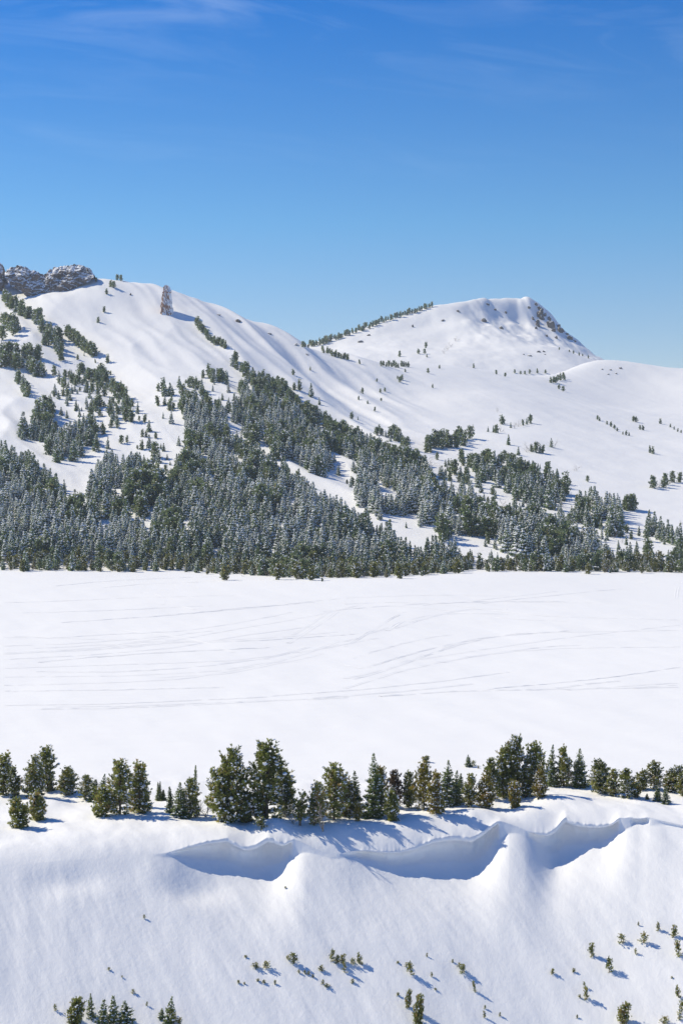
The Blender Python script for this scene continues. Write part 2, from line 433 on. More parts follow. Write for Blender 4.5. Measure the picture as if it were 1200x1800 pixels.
class Sheet:
    def __init__(s, pxa, Ys, Z): s.px, s.Y, s.Z = pxa, Ys, Z
    def hit(s, px, py):
        k = np.clip((px - s.px[0]) / (s.px[1] - s.px[0]), 0, len(s.px) - 1.001); i = int(k); t = k - i
        y, z = hit_col(s.Y, s.Z[:, i] * (1 - t) + s.Z[:, i + 1] * t, py)
        return np.array([(px - 600) / F * y, y, z])
    def z(s, px, Y):
        k = np.clip((px - s.px[0]) / (s.px[1] - s.px[0]), 0, len(s.px) - 1.001); i = k.astype(int); t = k - i
        q = np.clip(np.interp(Y, s.Y, np.arange(len(s.Y))), 0, len(s.Y) - 1.001); j = q.astype(int); u = q - j
        return (s.Z[j, i] * (1 - t) + s.Z[j, i + 1] * t) * (1 - u) + (s.Z[j + 1, i] * (1 - t) + s.Z[j + 1, i + 1] * t) * u

MT = []
for x in range(-500, 1701, 200):                      # foot of the mountain
    MT += [(x, 1008, 440), (x, 996, 458)]
SKY_L = [(-500,400,960),(-300,430,930),(-120,462,905),(0,500,890),(60,520,885),(110,508,882),(165,484,880),(210,492,880),(250,505,870),(290,522,862),(330,533,860),(370,545,860),(400,551,862),(430,560,862),(465,568,866),(490,577,870),(515,597,885),(560,613,905),(610,631,930),(660,641,960),(720,646,985),(800,641,990),(850,652,975),(920,662,965),(975,650,1080),(1020,643,1110),(1062,641,1120),(1090,645,1120),(1130,655,1120),(1160,650,1120),(1200,655,1130),(1400,650,1150),(1700,640,1150)]
_t = np.array(SKY_L, float); _x = np.arange(-500, 1701, 14.0)
SKY_L = [(x, np.interp(x, _t[:, 0], _t[:, 1]), np.interp(x, _t[:, 0], _t[:, 2])) for x in _x]
MT += SKY_L
MT += [(x, y + (110 if x < 940 or x > 1100 else 60), D + 130) for x, y, D in SKY_L]
for x, rows in {
    -450: [(900,530),(800,620),(700,720),(600,820),(500,890)], -200: [(900,525),(800,610),(700,710),(600,810),(520,870)],
    0: [(900,522),(800,600),(700,690),(620,770),(560,830)], 100: [(900,520),(800,600),(700,695),(620,775),(560,835)],
    200: [(900,520),(820,585),(740,665),(660,745),(580,815),(530,850)], 300: [(900,520),(820,585),(740,655),(660,735),(600,790)],
    400: [(900,520),(820,580),(740,650),(680,705),(620,770)], 500: [(900,520),(820,585),(740,665),(680,740),(630,815)],
    600: [(930,500),(860,560),(800,635),(740,720),(690,810)], 700: [(940,495),(880,550),(820,620),(760,715),(700,820)],
    800: [(950,490),(880,560),(820,630),(760,715),(700,815)], 900: [(950,492),(880,560),(820,630),(760,710),(700,820)],
    1000: [(950,495),(890,560),(830,640),(770,730),(720,830),(690,925)], 1050: [(770,745),(735,810),(705,930)],
    1100: [(950,500),(880,580),(820,660),(770,760),(720,930),(680,1040)], 1200: [(950,505),(880,590),(820,680),(760,800),(700,980)],
    1400: [(950,505),(880,590),(800,700),(720,900)], 1650: [(950,505),(880,590),(800,700),(720,880)]}.items():
    MT += [(x, y, D) for y, D in rows]
pm = np.arange(-500, 1701, 3.5)
Ym = np.concatenate([np.linspace(438, 900, 230), np.linspace(903, 1300, 90)])
PM, YM = np.meshgrid(pm, Ym); XM = (PM - 600) / F * YM
fz = tps(MT, 0.1, 0.30)
ZM = fz(XM, YM)
up = sstep(470, 620, YM)
# fall-line flutes and gullies
a1, b1 = (XM + 0.45 * YM), (YM - 0.45 * XM)
wv = 6 * fbm2(XM / 60, YM / 60, 62, 2)
flute = 0.35 - 2.0 * np.abs(noise2((a1 + wv) / 30.0, b1 / 210.0, 61)) + 0.7 * (0.5 - np.abs(noise2((a1 + wv) / 13.0, b1 / 120.0, 64)))
ribz = 1.25 + 0.8 * sstep(300, 380, PM) * sstep(700, 600, PM)
big = 0.3 - np.abs(noise2((a1 + 2 * wv) / 52.0, b1 / 170.0, 69))
ZM = ZM + up * sstep(760, 600, PM) * 4.0 * big
ZM = ZM + up * (1.25 * ribz * flute + 0.25 * fbm2(a1 / 8.0, b1 / 55.0, 63, 3) + 0.6 * fbm2(XM / 60, YM / 60, 65, 3)) + 0.10 * fbm2(XM / 9, YM / 9, 67, 2) * sstep(440, 470, YM)
# right hand slopes are smoother: soften there
soft = sstep(640, 800, PM) * up
ZM = ZM - soft * 0.8 * (1.25 * ribz * flute + 0.25 * fbm2(a1 / 8.0, b1 / 55.0, 63, 3))
mount = Sheet(pm, Ym, ZM)
struct(obj('mountain', mesh_np('mountain', np.stack([XM, YM, ZM], -1).reshape(-1, 3), grid_faces(*PM.shape), mats=[M_MOUNT])))

PK_SKY = [(380,640,1250),(470,625,1250),(540,606,1250),(600,590,1260),(660,570,1280),(735,545,1300),(770,537,1305),(800,536,1310),(830,531,1325),(870,529,1340),(905,529,1345),(935,525,1350),(950,538,1350),(970,556,1350),(990,575,1350),(1015,600,1350),(1040,623,1350),(1065,642,1350),(1100,665,1350),(1180,700,1360)]
_t = np.array(PK_SKY, float); _x = np.arange(380, 1181, 10.0)
PK_SKY = [(x, np.interp(x, _t[:, 0], _t[:, 1]), np.interp(x, _t[:, 0], _t[:, 2])) for x in _x]
PK = list(PK_SKY) + [(x, y + 90, D + 110) for x, y, D in PK_SKY]
PK += [(805,548,1292),(828,567,1268),(862,586,1245),(905,600,1225),(945,609,1205),(990,622,1190),(1040,636,1190),
       (860,555,1318),(900,560,1328),(930,560,1335),(900,585,1275),(950,585,1305),(985,602,1300),(850,570,1285),(1010,620,1290),
       (760,570,1275),(700,585,1260),(780,600,1235),(850,610,1200),(640,600,1230),(580,612,1215),
       (560,640,1100),(640,640,1100),(720,640,1100),(800,640,1100),(880,640,1110),(960,645,1115),(1040,655,1130),(1120,680,1150),
       (500,720,1020),(700,720,1020),(900,720,1020),(1100,740,1020)]
pp = np.arange(330, 1300, 2.6)
Yp = np.linspace(1015, 1480, 230)
PP, YP = np.meshgrid(pp, Yp); XP = (PP - 600) / F * YP
ZP = tps(PK, 0.02, 0.07)(XP, YP)
face = sstep(800, 850, PP) * sstep(1190, 1260, YP)
rib = 1 - np.abs(fbm2((XP + 0.25 * YP) / 26.0, YP / 160.0, 71, 3))
ZP = ZP + face * (2.6 * (rib - 0.75) + 2.0 * fbm2(XP / 18, YP / 40, 79, 3)) + 0.9 * fbm2(XP / 30, YP / 45, 73, 4)
peak = Sheet(pp, Yp, ZP)
struct(obj('mountain_peak', mesh_np('mountain_peak', np.stack([XP, YP, ZP], -1).reshape(-1, 3), grid_faces(*PP.shape), mats=[M_MOUNT])))

# far country under and beyond everything
gx = np.linspace(-25000, 25000, 41); GX, GY = np.meshgrid(gx, gx)
struct(obj('ground', mesh_np('ground', np.stack([GX, GY, np.full_like(GX, -60.0)], -1).reshape(-1, 3), grid_faces(41, 41), mats=[M_MOUNT])))
def hit_far(px, py):
    a = mount.hit(px, py)
    r = HOR - F * (a[2] - CZ) / a[1]
    if abs(r - py) < 3: return a
    return peak.hit(px, py)

# ------------------------------------------------------------------ rocks
def ico(sub=2):
    import bmesh
    bm = bmesh.new(); bmesh.ops.create_icosphere(bm, subdivisions=sub, radius=1.0)
    v = np.array([p.co[:] for p in bm.verts]); f = np.array([[q.index for q in t.verts] for t in bm.faces]); bm.free()
    return v, f
def fold_noise(p, s, o=4):
    t, a, f = 0, 1.0, 1.0
    for k in range(o):
        t = t + a * (1 - 2 * np.abs(noise3(p[..., 0] * f + s, p[..., 1] * f, p[..., 2] * f + k * 5))); a *= 0.5; f *= 2.1
    return t
def cliff_mesh(name, top, bot, D, lean, depth, amp, ncol, nrow, mat, px_pad=0.0, seed=0):
    """a rock face between two traced edges, with a body running back from it"""
    x0, x1 = top[0][0], top[-1][0]
    c = np.linspace(x0, x1, ncol)
    tp, bt = interp_tab(c, top), interp_tab(c, bot)
    rows = []
    for k in range(nrow):                                  # the face, from its foot (sunk into the snow) up to the top
        t = k / (nrow - 1)
        py = bt + 5 * (1 - t) ** 6 + (tp - bt) * t
        d = D + lean * t - 2.2 * math.sin(math.pi * t) * np.clip((bt - tp) / 40, 0, 1)
        rows.append(np.stack([(c - 600) / F * d, d + 0 * c, CZ - (py - HOR) / F * d], -1))
    base = rows[-1]
    for k in range(1, 9):                                  # the crest and the back
        t = k / 8
        q = base.copy(); q[:, 1] += depth * t; q[:, 2] -= 16 * t ** 2
        rows.append(q)
    V = np.array(rows)
    w = np.concatenate([np.linspace(0.25, 1, nrow) ** 0.5, np.linspace(0.8, 0.2, 8)])[:, None]
    edge = np.clip(np.minimum(np.arange(ncol), np.arange(ncol)[::-1]) / 4, 0, 1)[None, :]
    n1 = fold_noise(V / 9.0, seed) - 0.6 + 0.55 * (((V[..., 2] + 0.25 * V[..., 0] + 2 * fbm3(V / 8, seed + 2)) / 3.4) % 1.0 - 0.5)
    n2 = fbm3(V / 2.2, seed + 9)
    V[..., 1] -= (amp * n1 + 0.95 * n2) * w * edge
    V[..., 2] += 0.75 * amp * fbm3(V / 3.0, seed + 4) * w * edge * np.concatenate([np.linspace(0, 1, nrow), np.ones(8)])[:, None]
    V[..., 0] += 0.4 * amp * fbm3(V / 3.5, seed + 14) * w * edge
    return mesh_np(name, V.reshape(-1, 3), grid_faces(*V.shape[:2]), smooth=False, mats=[mat])
CL_TOP = [(9,480),(14,474),(20,470),(33,466),(45,468),(50,472),(55,476),(68,480),(80,483),(83,480),(86,474),(96,470),(114,469),(125,465),(143,466),(155,470),(160,474),(165,482)]
CL_BOT = [(9,482),(13,486),(22,499),(40,509),(52,521),(67,531),(86,530),(98,522),(120,509),(132,500),(156,491),(163,484),(165,484)]
tag(obj('cliff', cliff_mesh('cliff', CL_TOP, CL_BOT, 868, 7, 26, 1.5, 150, 44, M_CLIFF, seed=3)), 'dark snow-patched rock cliff capping the top of the mountain ridge', 'cliff')
tag(obj('cliff', cliff_mesh('cliff_b', [(-60,440),(-30,452),(-12,458),(0,461),(5,466),(8,478),(9,490)], [(-60,530),(-30,524),(0,516),(6,508),(9,498)], 880, 5, 20, 1.3, 60, 30, M_CLIFF, seed=8)), 'small rock crag cut off by the frame edge beside the cliff', 'cliff')

def spire_mesh():
    prof = [(502,290.2,295.0),(505,288.8,297.5),(512,288.0,298.8),(522,286.8,300),(540,284.5,302.5),(560,283,304.5),(580,281.5,307)]
    n, nr = 44, 56
    ys = np.linspace(501.5, 582, nr); pr = np.array(prof)
    a = np.interp(ys, pr[:, 0], pr[:, 1]); b = np.interp(ys, pr[:, 0], pr[:, 2])
    D = 838.0
    cx, rx = (a + b) / 2, (b - a) / 2 / F * D
    th = np.linspace(0, 2 * math.pi, n, endpoint=False)
    z = CZ - (ys - HOR) / F * D
    sq = 1.0 / (np.abs(np.cos(th)) ** 3 + np.abs(np.sin(th)) ** 3) ** (1 / 3)
    V = np.stack([((cx - 600) / F * D)[:, None] + rx[:, None] * (np.cos(th) * sq)[None], D + 1.15 * (rx[:, None]) * (np.sin(th) * sq)[None] + 0.02 * (ys - 540)[:, None] * -1, np.broadcast_to(z[:, None], (nr, n)).copy()], -1)
    d = 0.8 * (fold_noise(V / np.array([3.0, 3.0, 6.0]), 2, 4) - 0.6) + 0.28 * fbm3(V / 1.6, 5)
    r = np.stack([np.cos(th), np.sin(th)], -1)[None] * d[..., None]
    V[..., :2] += r; V[..., 2] += 1.1 * fbm3(V / 2.2, 8)
    f = []
    for i in range(nr - 1):
        for j in range(n): f.append((i * n + j, (i + 1) * n + j, (i + 1) * n + (j + 1) % n, i * n + (j + 1) % n))
    V = V.reshape(-1, 3)
    top = len(V); V = np.vstack([V, [V[:n, 0].mean(), V[:n, 1].mean(), V[:n, 2].mean() + 0.5]])
    for j in range(n): f.append((j, (j + 1) % n, top, top))
    import bmesh
    m = bpy.data.meshes.new('rock_spire'); m.from_pydata([tuple(p) for p in V], [], [tuple(q[:3]) if q[2] == q[3] else q for q in f]); m.materials.append(M_SPIRE); m.update()
    return m
tag(obj('rock_spire', spire_mesh()), 'tall narrow rock spire plastered with snow on the ridge slope', 'rock spire')

ROCKS = []
for k in range(5):
    v, f = ico(3); rg = np.random.default_rng(60 + k)
    nn = unit(rg.normal(size=(13, 3))); dk = rg.uniform(0.5, 1.0, 13)
    dots = v @ nn.T
    v = v * np.where(dots > 0.05, dk[None] / np.maximum(dots, 0.05), 9).min(1)[:, None].clip(0, 1.25)
    v = v * (1 + 0.10 * fbm3(v * 2.6, 40 + k, 3))[:, None]
    v[:, 2] = np.where(v[:, 2] < -0.35, -0.35 + (v[:, 2] + 0.35) * 0.3, v[:, 2])
    ROCKS.append(mesh_np('rock', v, f, smooth=False, mats=[M_ROCK]))
ORD = ['', 'first', 'second', 'third', 'fourth', 'fifth', 'sixth', 'seventh', 'eighth', 'ninth', 'tenth', 'eleventh', 'twelfth', 'thirteenth', 'fourteenth', 'fifteenth', 'sixteenth', 'seventeenth', 'eighteenth', 'nineteenth', 'twentieth', 'twenty-first', 'twenty-second', 'twenty-third', 'twenty-fourth', 'twenty-fifth', 'twenty-sixth']
def nth(i, n, noun, where):
    """i from 0, counted from the left"""
    if n == 1: return f'single {noun} {where}'
    if i == 0: return f'leftmost {noun} {where}'
    if i == n - 1: return f'rightmost {noun} {where}'
    return f'{ORD[i + 1]} {noun} from the left {where}'
def rocks(items, where, group, noun='snow-streaked rock'):
    items = sorted(items)
    for i, (px, py, w, hgt) in enumerate(items):
        c = hit_far(px, py + hgt * 0.45)
        s = c[1] / F
        o = obj('rock', ROCKS[R.randrange(5)], None, (c[0], c[1] + 0.2 * w * s, c[2] + 0.12 * hgt * s))
        o.scale = (w * s * 0.52, w * s * 0.42, hgt * s * 0.62); o.rotation_euler = (R.uniform(-.2, .2), R.uniform(-.35, .35), R.uniform(0, 6.28))
        tag(o, nth(i, len(items), noun, where), 'rock', group)
rocks([(949,546,15,22),(968,566,14,24),(984,577,12,15),(1001,591,12,12),(944,566,10,16),(930,539,7,8),(936,558,6,8),(942,575,6,7),(960,588,6,7),(977,592,7,7),(941,533,8,8),(948,540,10,11),(945,549,8,10),(952,556,10,13),(944,563,9,9),(957,551,8,10),(965,558,9,11),(970,567,10,12),(973,577,8,12),(981,571,8,9),(988,578,8,9),(996,585,8,8),(1003,592,8,8),(1010,598,7,7)], 'below the summit of the far peak', 'rocks of the summit face')
rocks([(849,561,11,10),(880,575,10,7),(855,533,9,5),(888,547,6,7),(870,543,6,6)], 'in the shaded bowl of the far peak', 'rocks of the peak bowl')
rocks([(946,617,8,5),(955,617,6,4),(930,624,10,4),(957,622,4,3),(920,622,4,3)], 'on the white shoulder below the far peak', 'rocks of the peak shoulder')
rocks([(805,545,6,8),(633,599,13,7),(648,588,7,5),(725,572,4,7),(778,562,6,5)], 'along the bright west slope of the far peak', 'rocks of the west slope')
rocks([(1090,646,7,5),(1072,649,6,4),(1058,648,5,4),(1082,656,6,3),(1068,657,5,3)], 'on the small hump of the distant right ridge', 'rocks of the ridge hump')
rocks([(384,552,9,4),(418,562,12,8),(473,585,10,4),(520,604,9,5),(230,516,4,6),(540,622,6,4)], 'along the snowy crest right of the rock spire', 'rocks of the crest')

# ------------------------------------------------------------------ trees: building blocks
def tube(pts, rad, n=5):
    pts = np.asarray(pts, float); k = len(pts)
    t = np.gradient(pts, axis=0); t /= np.linalg.norm(t, axis=1)[:, None] + 1e-9
    ref = np.where(np.abs(t[:, 2:3]) > 0.9, np.array([[1.0, 0, 0]]), np.array([[0, 0, 1.0]]))
    a = np.cross(t, ref); a /= np.linalg.norm(a, axis=1)[:, None] + 1e-9
    b = np.cross(t, a)
    th = np.linspace(0, 2 * math.pi, n, endpoint=False)
    V = pts[:, None] + np.asarray(rad)[:, None, None] * (np.cos(th)[None, :, None] * a[:, None] + np.sin(th)[None, :, None] * b[:, None])
    i = np.arange(k * n).reshape(k, n); j = np.roll(i, -1, axis=1)
    f = np.concatenate([np.stack([i[:-1], j[:-1], j[1:]], -1).reshape(-1, 3), np.stack([i[:-1], j[1:], i[1:]], -1).reshape(-1, 3)])
    return V.reshape(-1, 3), f
def merge(parts):
    V, Fc, o = [], [], 0
    for v, f in parts:
        V.append(v); Fc.append(f + o); o += len(v)
    return np.concatenate(V), np.concatenate(Fc)
def tufts(C, D, S, rng, n=9, width=0.30, tint=None, spread=0.85):
    """bottle-brush tufts of needles: C centres, D directions, S sizes"""
    m = len(C); D = unit(D)
    r = rng.normal(size=(m, n, 3)); r -= (r * D[:, None]).sum(-1, keepdims=True) * D[:, None]; r = unit(r)
    tip = C[:, None] + S[:, None, None] * (D[:, None] * rng.uniform(0.1, 0.95, (m, n, 1)) + r * spread * rng.uniform(0.45, 1.0, (m, n, 1)))
    base = C[:, None] + S[:, None, None] * (D[:, None] * rng.uniform(-0.5, 0.35, (m, n, 1)))
    q = unit(np.cross(tip - base, rng.normal(size=(m, n, 3)))) * (S[:, None, None] * width)
    mid = base * 0.45 + tip * 0.55
    V = np.stack([base, mid + q, tip, mid - q], 2).reshape(-1, 3)
    k = np.arange(m * n) * 4
    f = np.concatenate([np.stack([k, k + 1, k + 2], -1), np.stack([k, k + 2, k + 3], -1)])
    tt = np.repeat((rng.uniform(0, 1, m) if tint is None else tint)[:, None] + rng.normal(0, 0.06, (m, n)), 4, axis=1).ravel()
    return V, f, np.clip(tt, 0, 1)
_OV = np.array([[1,0,0],[0,1,0],[-1,0,0],[0,-1,0],[0,0,1],[0,0,-1]], float)
_OF = np.array([[0,1,4],[1,2,4],[2,3,4],[3,0,4],[1,0,5],[2,1,5],[3,2,5],[0,3,5]])
_BV = np.concatenate([_OV, unit(np.array([[1,1,0.6],[-1,1,0.6],[-1,-1,0.6],[1,-1,0.6]], float))])
_BF = np.array([[0,6,4],[6,1,4],[1,7,4],[7,2,4],[2,8,4],[8,3,4],[3,9,4],[9,0,4],[1,6,0],[2,7,1],[3,8,2],[0,9,3],[1,0,5],[2,1,5],[3,2,5],[0,3,5]])
def blobs(C, S, rng, flat=0.45):
    m = len(C)
    sc = S[:, None] * np.stack([rng.uniform(0.7, 1.3, m), rng.uniform(0.7, 1.3, m), flat * rng.uniform(0.6, 1.2, m)], -1)
    th = rng.uniform(0, 6.28, m); c, s = np.cos(th), np.sin(th)
    p = _BV[None] * sc[:, None] * rng.uniform(0.8, 1.15, (m, len(_BV), 1))
    V = np.stack([p[..., 0] * c[:, None] - p[..., 1] * s[:, None], p[..., 0] * s[:, None] + p[..., 1] * c[:, None], p[..., 2]], -1) + C[:, None]
    f = (_BF[None] + (np.arange(m) * len(_BV))[:, None, None]).reshape(-1, 3)
    return V.reshape(-1, 3), f

def grow_pine(seed, H, W, stems=2, nb=80, tuft=0.24, snow=0.22, low=0.05, rust=0.08, shape=0.36, n_need=17):
    """five-needle pine: several stems, upswept branches ending in brushes"""
    rng = np.random.default_rng(seed); wood, TC, TD = [], [], []
    for s in range(stems):
        az = rng.uniform(0, 6.28); off = (0.0 if stems == 1 else rng.uniform(0.15, 0.42) * W * 0.5)
        hs = H * (1.0 if s == 0 else rng.uniform(0.62, 0.93))
        top = np.array([math.cos(az) * off, math.sin(az) * off, hs]); t = np.linspace(0, 1, 7)[:, None]
        line = top * np.array([1, 1, 0]) * t ** 0.8 + np.array([0, 0, hs]) * t + rng.normal(0, 0.025 * H, (7, 3)) * np.array([1, 1, 0]) * t
        line[0, 2] = -0.35
        wood.append(tube(line, np.linspace(0.022, 0.004, 7) * H + 0.012))
        Ws = W * (0.95 if stems == 1 else rng.uniform(0.58, 0.78))
        for i in range(nb):
            tf = low + (1 - low) * ((i + rng.uniform(0, 1)) / nb) ** 0.92
            p0 = np.array([np.interp(tf, np.linspace(0, 1, 7), line[:, k]) for k in range(3)])
            x = (tf - shape) / (1.02 - shape) if tf > shape else (shape - tf) / (shape + 0.25)
            L = Ws * 0.5 * math.sqrt(max(0.0, 1 - x * x)) * rng.uniform(0.42, 1.22) + 0.05 * W
            a = i * 2.39996 + rng.uniform(-0.5, 0.5) + s
            el = math.radians(-8 + 62 * tf + rng.uniform(-14, 14))
            o = np.array([math.cos(a), math.sin(a), 0]); u = np.array([0, 0, 1.0])
            cu_ = rng.uniform(0.15, 0.5)
            def pt(v): return p0 + o * L * v * math.cos(el) + u * L * (v * math.sin(el) + cu_ * v * v * 0.7)
            if L > 0.25 * W: wood.append(tube([pt(0), pt(0.45), pt(0.9)], [0.010 * H * 0.6 + 0.006, 0.006 * H * 0.6 + 0.004, 0.003], 3))
            k = max(2, int(L / (tuft * 0.50)))
            for v in np.linspace(0.30, 1.0, k):
                tg = unit(o * math.cos(el) + u * (math.sin(el) + 1.4 * cu_ * v))
                side = np.cross(tg, u)
                for q in range(2 if v < 0.95 else 1):
                    lat = rng.normal(0, 0.13) * L * (0.4 + 0.6 * v)
                    TC.append(pt(v) + side * lat + rng.normal(0, 0.35 * tuft, 3)); TD.append(tg * 0.8 + side * np.sign(lat) * 0.5 + u * 0.55 + rng.normal(0, 0.25, 3))
    TC, TD = np.array(TC), np.array(TD)
    keep = TC[:, 2] > -0.1; TC, TD = TC[keep], TD[keep]
    m = len(TC)
    patch = fbm3(TC / (0.28 * H), seed * 1.7, 2)
    tint = np.clip(0.42 + 0.45 * patch + rng.normal(0, 0.13, m), 0, 0.8)
    tint = np.where(rng.uniform(size=m) < rust * (1 + 3 * (patch > 0.35)), rng.uniform(0.85, 1, m), tint)
    S = tuft * rng.uniform(0.7, 1.25, m)
    fv, ff, ft = tufts(TC, TD, S, rng, n=n_need, tint=tint, width=0.30 if n_need < 8 else 0.105, spread=0.85 if n_need < 8 else 0.62)
    pick = rng.uniform(size=m) < snow * np.clip(0.75 + 1.6 * fbm3(TC / (0.2 * H), seed * 2.9 + 5, 2), 0.1, 2.5)
    sc = TC[pick] + np.array([0, 0, 0.5]) * S[pick, None] + 0.6 * S[pick, None] * unit(TC[pick] * np.array([1, 1, 0]))
    return dict(wood=merge(wood), crown=(fv, ff, ft), snow=blobs(sc, S[pick] * np.clip(rng.exponential(0.16, pick.sum()) + 0.16, 0, 0.6), rng, 0.8), H=H, W=W)
def grow_fir(seed, H, W, tuft=0.2, snow=0.2, gap=0.22, low=0.03, n_need=12, power=0.85, droop=0.0, rust=0.03):
    """narrow spired fir: whorls of flat branches"""
    rng = np.random.default_rng(seed); TC, TD, wood = [], [], []
    line = np.array([[0, 0, -0.35], [0, 0, H * 0.5], [0, 0, H]]) + rng.normal(0, 0.012 * H, (3, 3)) * np.array([1, 1, 0])
    wood.append(tube(line, [0.02 * H + 0.01, 0.011 * H + 0.006, 0.004]))
    zc = low * H; k = 0
    while zc < H * 0.985:
        tf = zc / H; L0 = W * 0.5 * ((1 - tf) ** power) * (0.55 + 0.45 * min(1, tf / 0.12)) + 0.03 * H * (1 - tf)
        nb = max(3, int(5 + 4 * (1 - tf)))
        for i in range(nb):
            L = L0 * rng.uniform(0.6, 1.15); a = i * 6.283 / nb + k * 1.1 + rng.uniform(-0.3, 0.3)
            o = np.array([math.cos(a), math.sin(a), 0]); el = math.radians(-16 + 60 * tf ** 2 + rng.uniform(-10, 10)) - droop
            p0 = np.array([np.interp(tf, [0, .5, 1], line[:, j]) for j in range(3)]) + np.array([0, 0, rng.uniform(-0.4, 0.4) * gap])
            side = np.array([-o[1], o[0], 0])
            nt = max(1, int(L / (tuft * 0.55)))
            for v in np.linspace(0.25 if nt > 1 else 0.7, 1.0, nt):
                c = p0 + o * L * v * math.cos(el) + np.array([0, 0, 1.0]) * L * (v * math.sin(el) + 0.22 * v * v)
                for q in range(2 if L > 0.3 * W * 0.5 and v < 0.9 else 1):
                    lat = rng.normal(0, 0.18) * L * (1.1 - v)
                    TC.append(c + side * lat); TD.append(o * 0.8 + side * np.sign(lat) * 0.5 + np.array([0, 0, 0.25]) + rng.normal(0, 0.2, 3))
        zc += gap * (0.75 + 0.5 * rng.uniform()) * (1.05 - 0.45 * tf); k += 1
    TC.append(np.array([line[2, 0], line[2, 1], H - tuft * 0.3])); TD.append(np.array([0, 0, 1.0]))
    TC, TD = np.array(TC), np.array(TD); m = len(TC)
    tint = np.clip(0.40 + 0.4 * fbm3(TC / (0.25 * H), seed * 1.3, 2) + rng.normal(0, 0.12, m), 0, 0.8)
    tint = np.where(rng.uniform(size=m) < rust, 0.95, tint)
    taper = np.clip(1.15 - 0.55 * TC[:, 2] / H, 0.5, 1.1)
    S = tuft * rng.uniform(0.7, 1.2, m) * taper
    fv, ff, ft = tufts(TC, TD, S, rng, n=n_need, tint=tint, width=0.26 if n_need < 8 else 0.15)
    pick = rng.uniform(size=m) < snow
    sc = TC[pick] + np.array([0, 0, 0.45]) * S[pick, None] + 0.35 * S[pick, None] * unit(TC[pick] * np.array([1, 1, 0]))
    return dict(wood=merge(wood), crown=(fv, ff, ft), snow=blobs(sc, S[pick] * rng.uniform(0.30, 0.62, pick.sum()), rng, 0.8), H=H, W=W)
def grow_bare(seed, H, W, stems=4, twist=0.12, fork=4, thick=0.012):
    """leafless wood: crooked stems that fork into twigs"""
    rng = np.random.default_rng(seed); wood = []
    def limb(p, d, L, r, depth):
        n = 5; pts = [p]; dd = d.copy()
        for i in range(n - 1):
            dd = unit(dd + rng.normal(0, twist, 3) + np.array([0, 0, 0.06])); pts.append(pts[-1] + dd * L / (n - 1))
        wood.append(tube(pts, np.linspace(r, r * 0.45, n), 4))
        if depth > 0:
            for q in range(fork):
                i = rng.integers(1, n); e = unit(dd + rng.normal(0, 0.65, 3))
                limb(np.array(pts[i]), e, L * rng.uniform(0.4, 0.65), r * 0.5, depth - 1)
    for s in range(stems):
        a = rng.uniform(0, 6.28)
        limb(np.array([0, 0, -0.25]), unit(np.array([math.cos(a) * W / H * 0.6, math.sin(a) * W / H * 0.6, 1.0])), H * rng.uniform(0.6, 0.95), thick * H, 2)
    v, f = merge(wood); v[:, 2] *= H / v[:, 2].max()
    return dict(wood=(v, f), H=H, W=W)

class Kind:
    """meshes of one tree shape, shared by its copies"""
    def __init__(s, g, name, needle, bark=M_BARK, sn=M_CLUMP, far=False):
        s.H, s.W = g['H'], g['W']; s.parts = []
        s.parts.append(('trunk', mesh_np(name + '_trunk', *g['wood'], mats=[bark])))
        if 'crown' in g:
            s.parts.append(('crown', mesh_np(name + '_crown', g['crown'][0], g['crown'][1], smooth=False, tint=g['crown'][2], mats=[needle])))
            if len(g['snow'][0]): s.parts.append(('snow_load', mesh_np(name + '_snow', *g['snow'], mats=[sn])))
        if far:
            segs = [(g['wood'][0], g['wood'][1], 0, np.zeros(len(g['wood'][0])))]
            if 'crown' in g: segs += [(g['crown'][0], g['crown'][1], 1, g['crown'][2]), (g['snow'][0], g['snow'][1], 2, np.zeros(len(g['snow'][0])))]
            v, f = merge([(a, b) for a, b, _, _ in segs])
            s.joined = mesh_np(name + '_joined', v, f, smooth=False, tint=np.concatenate([q[3] for q in segs]), mats=[bark, needle, sn], mat_idx=np.concatenate([np.full(len(q[1]), q[2]) for q in segs]))
def plant(kind, name, loc, hm, wm, label, cat, group=None, rot=None, tilt=0.0, needle=None):
    t = empty(name, loc)
    t.scale = (wm / kind.W, wm / kind.W, hm / kind.H)
    t.rotation_euler = (R.uniform(-tilt, tilt), R.uniform(-tilt, tilt), R.uniform(0, 6.28) if rot is None else rot)
    for nm, me in kind.parts:
        c = obj(nm, me, t)
        if nm == 'snow_load': c['kind'] = 'stuff'      # clots too small to tell apart
        if needle is not None and nm == 'crown':
            c.material_slots[0].link = 'OBJECT'; c.material_slots[0].material = needle
    tag(t, label, cat, group)
    return t

# ------------------------------------------------------------------ trees on the near bank
PINES = [Kind(grow_pine(100 + k, 5.5, (3.0, 3.6, 2.6, 3.2, 2.4, 3.8)[k], (2, 3, 1, 2, 1, 4)[k], (56, 48, 76, 56, 70, 42)[k], 0.29, 0.42 + 0.08 * (k % 3), rust=(.05, .1, .04, .06, .03, .08)[k]), 'pine', M_PINE) for k in range(6)]
BUSH = [Kind(grow_pine(140 + k, 2.0, 1.8, (2, 3, 2)[k], 55, 0.20, 0.30, low=0.0, shape=0.45), 'bush_pine', M_PINE) for k in range(3)]
FIRS = [Kind(grow_fir(160 + k, 5.0, (1.9, 1.6, 2.1)[k], 0.20, 0.2, gap=0.24), 'fir', M_FIR) for k in range(3)]
THIN = [Kind(grow_fir(170 + k, 3.4, 0.7, 0.15, 0.10, gap=0.16, power=0.6), 'thin_fir', M_FIR) for k in range(2)]
SPARSE = [Kind(grow_pine(180, 3.0, 1.4, 3, 16, 0.2, 0.15, low=0.25, shape=0.6), 'sparse_pine', M_PINE)]
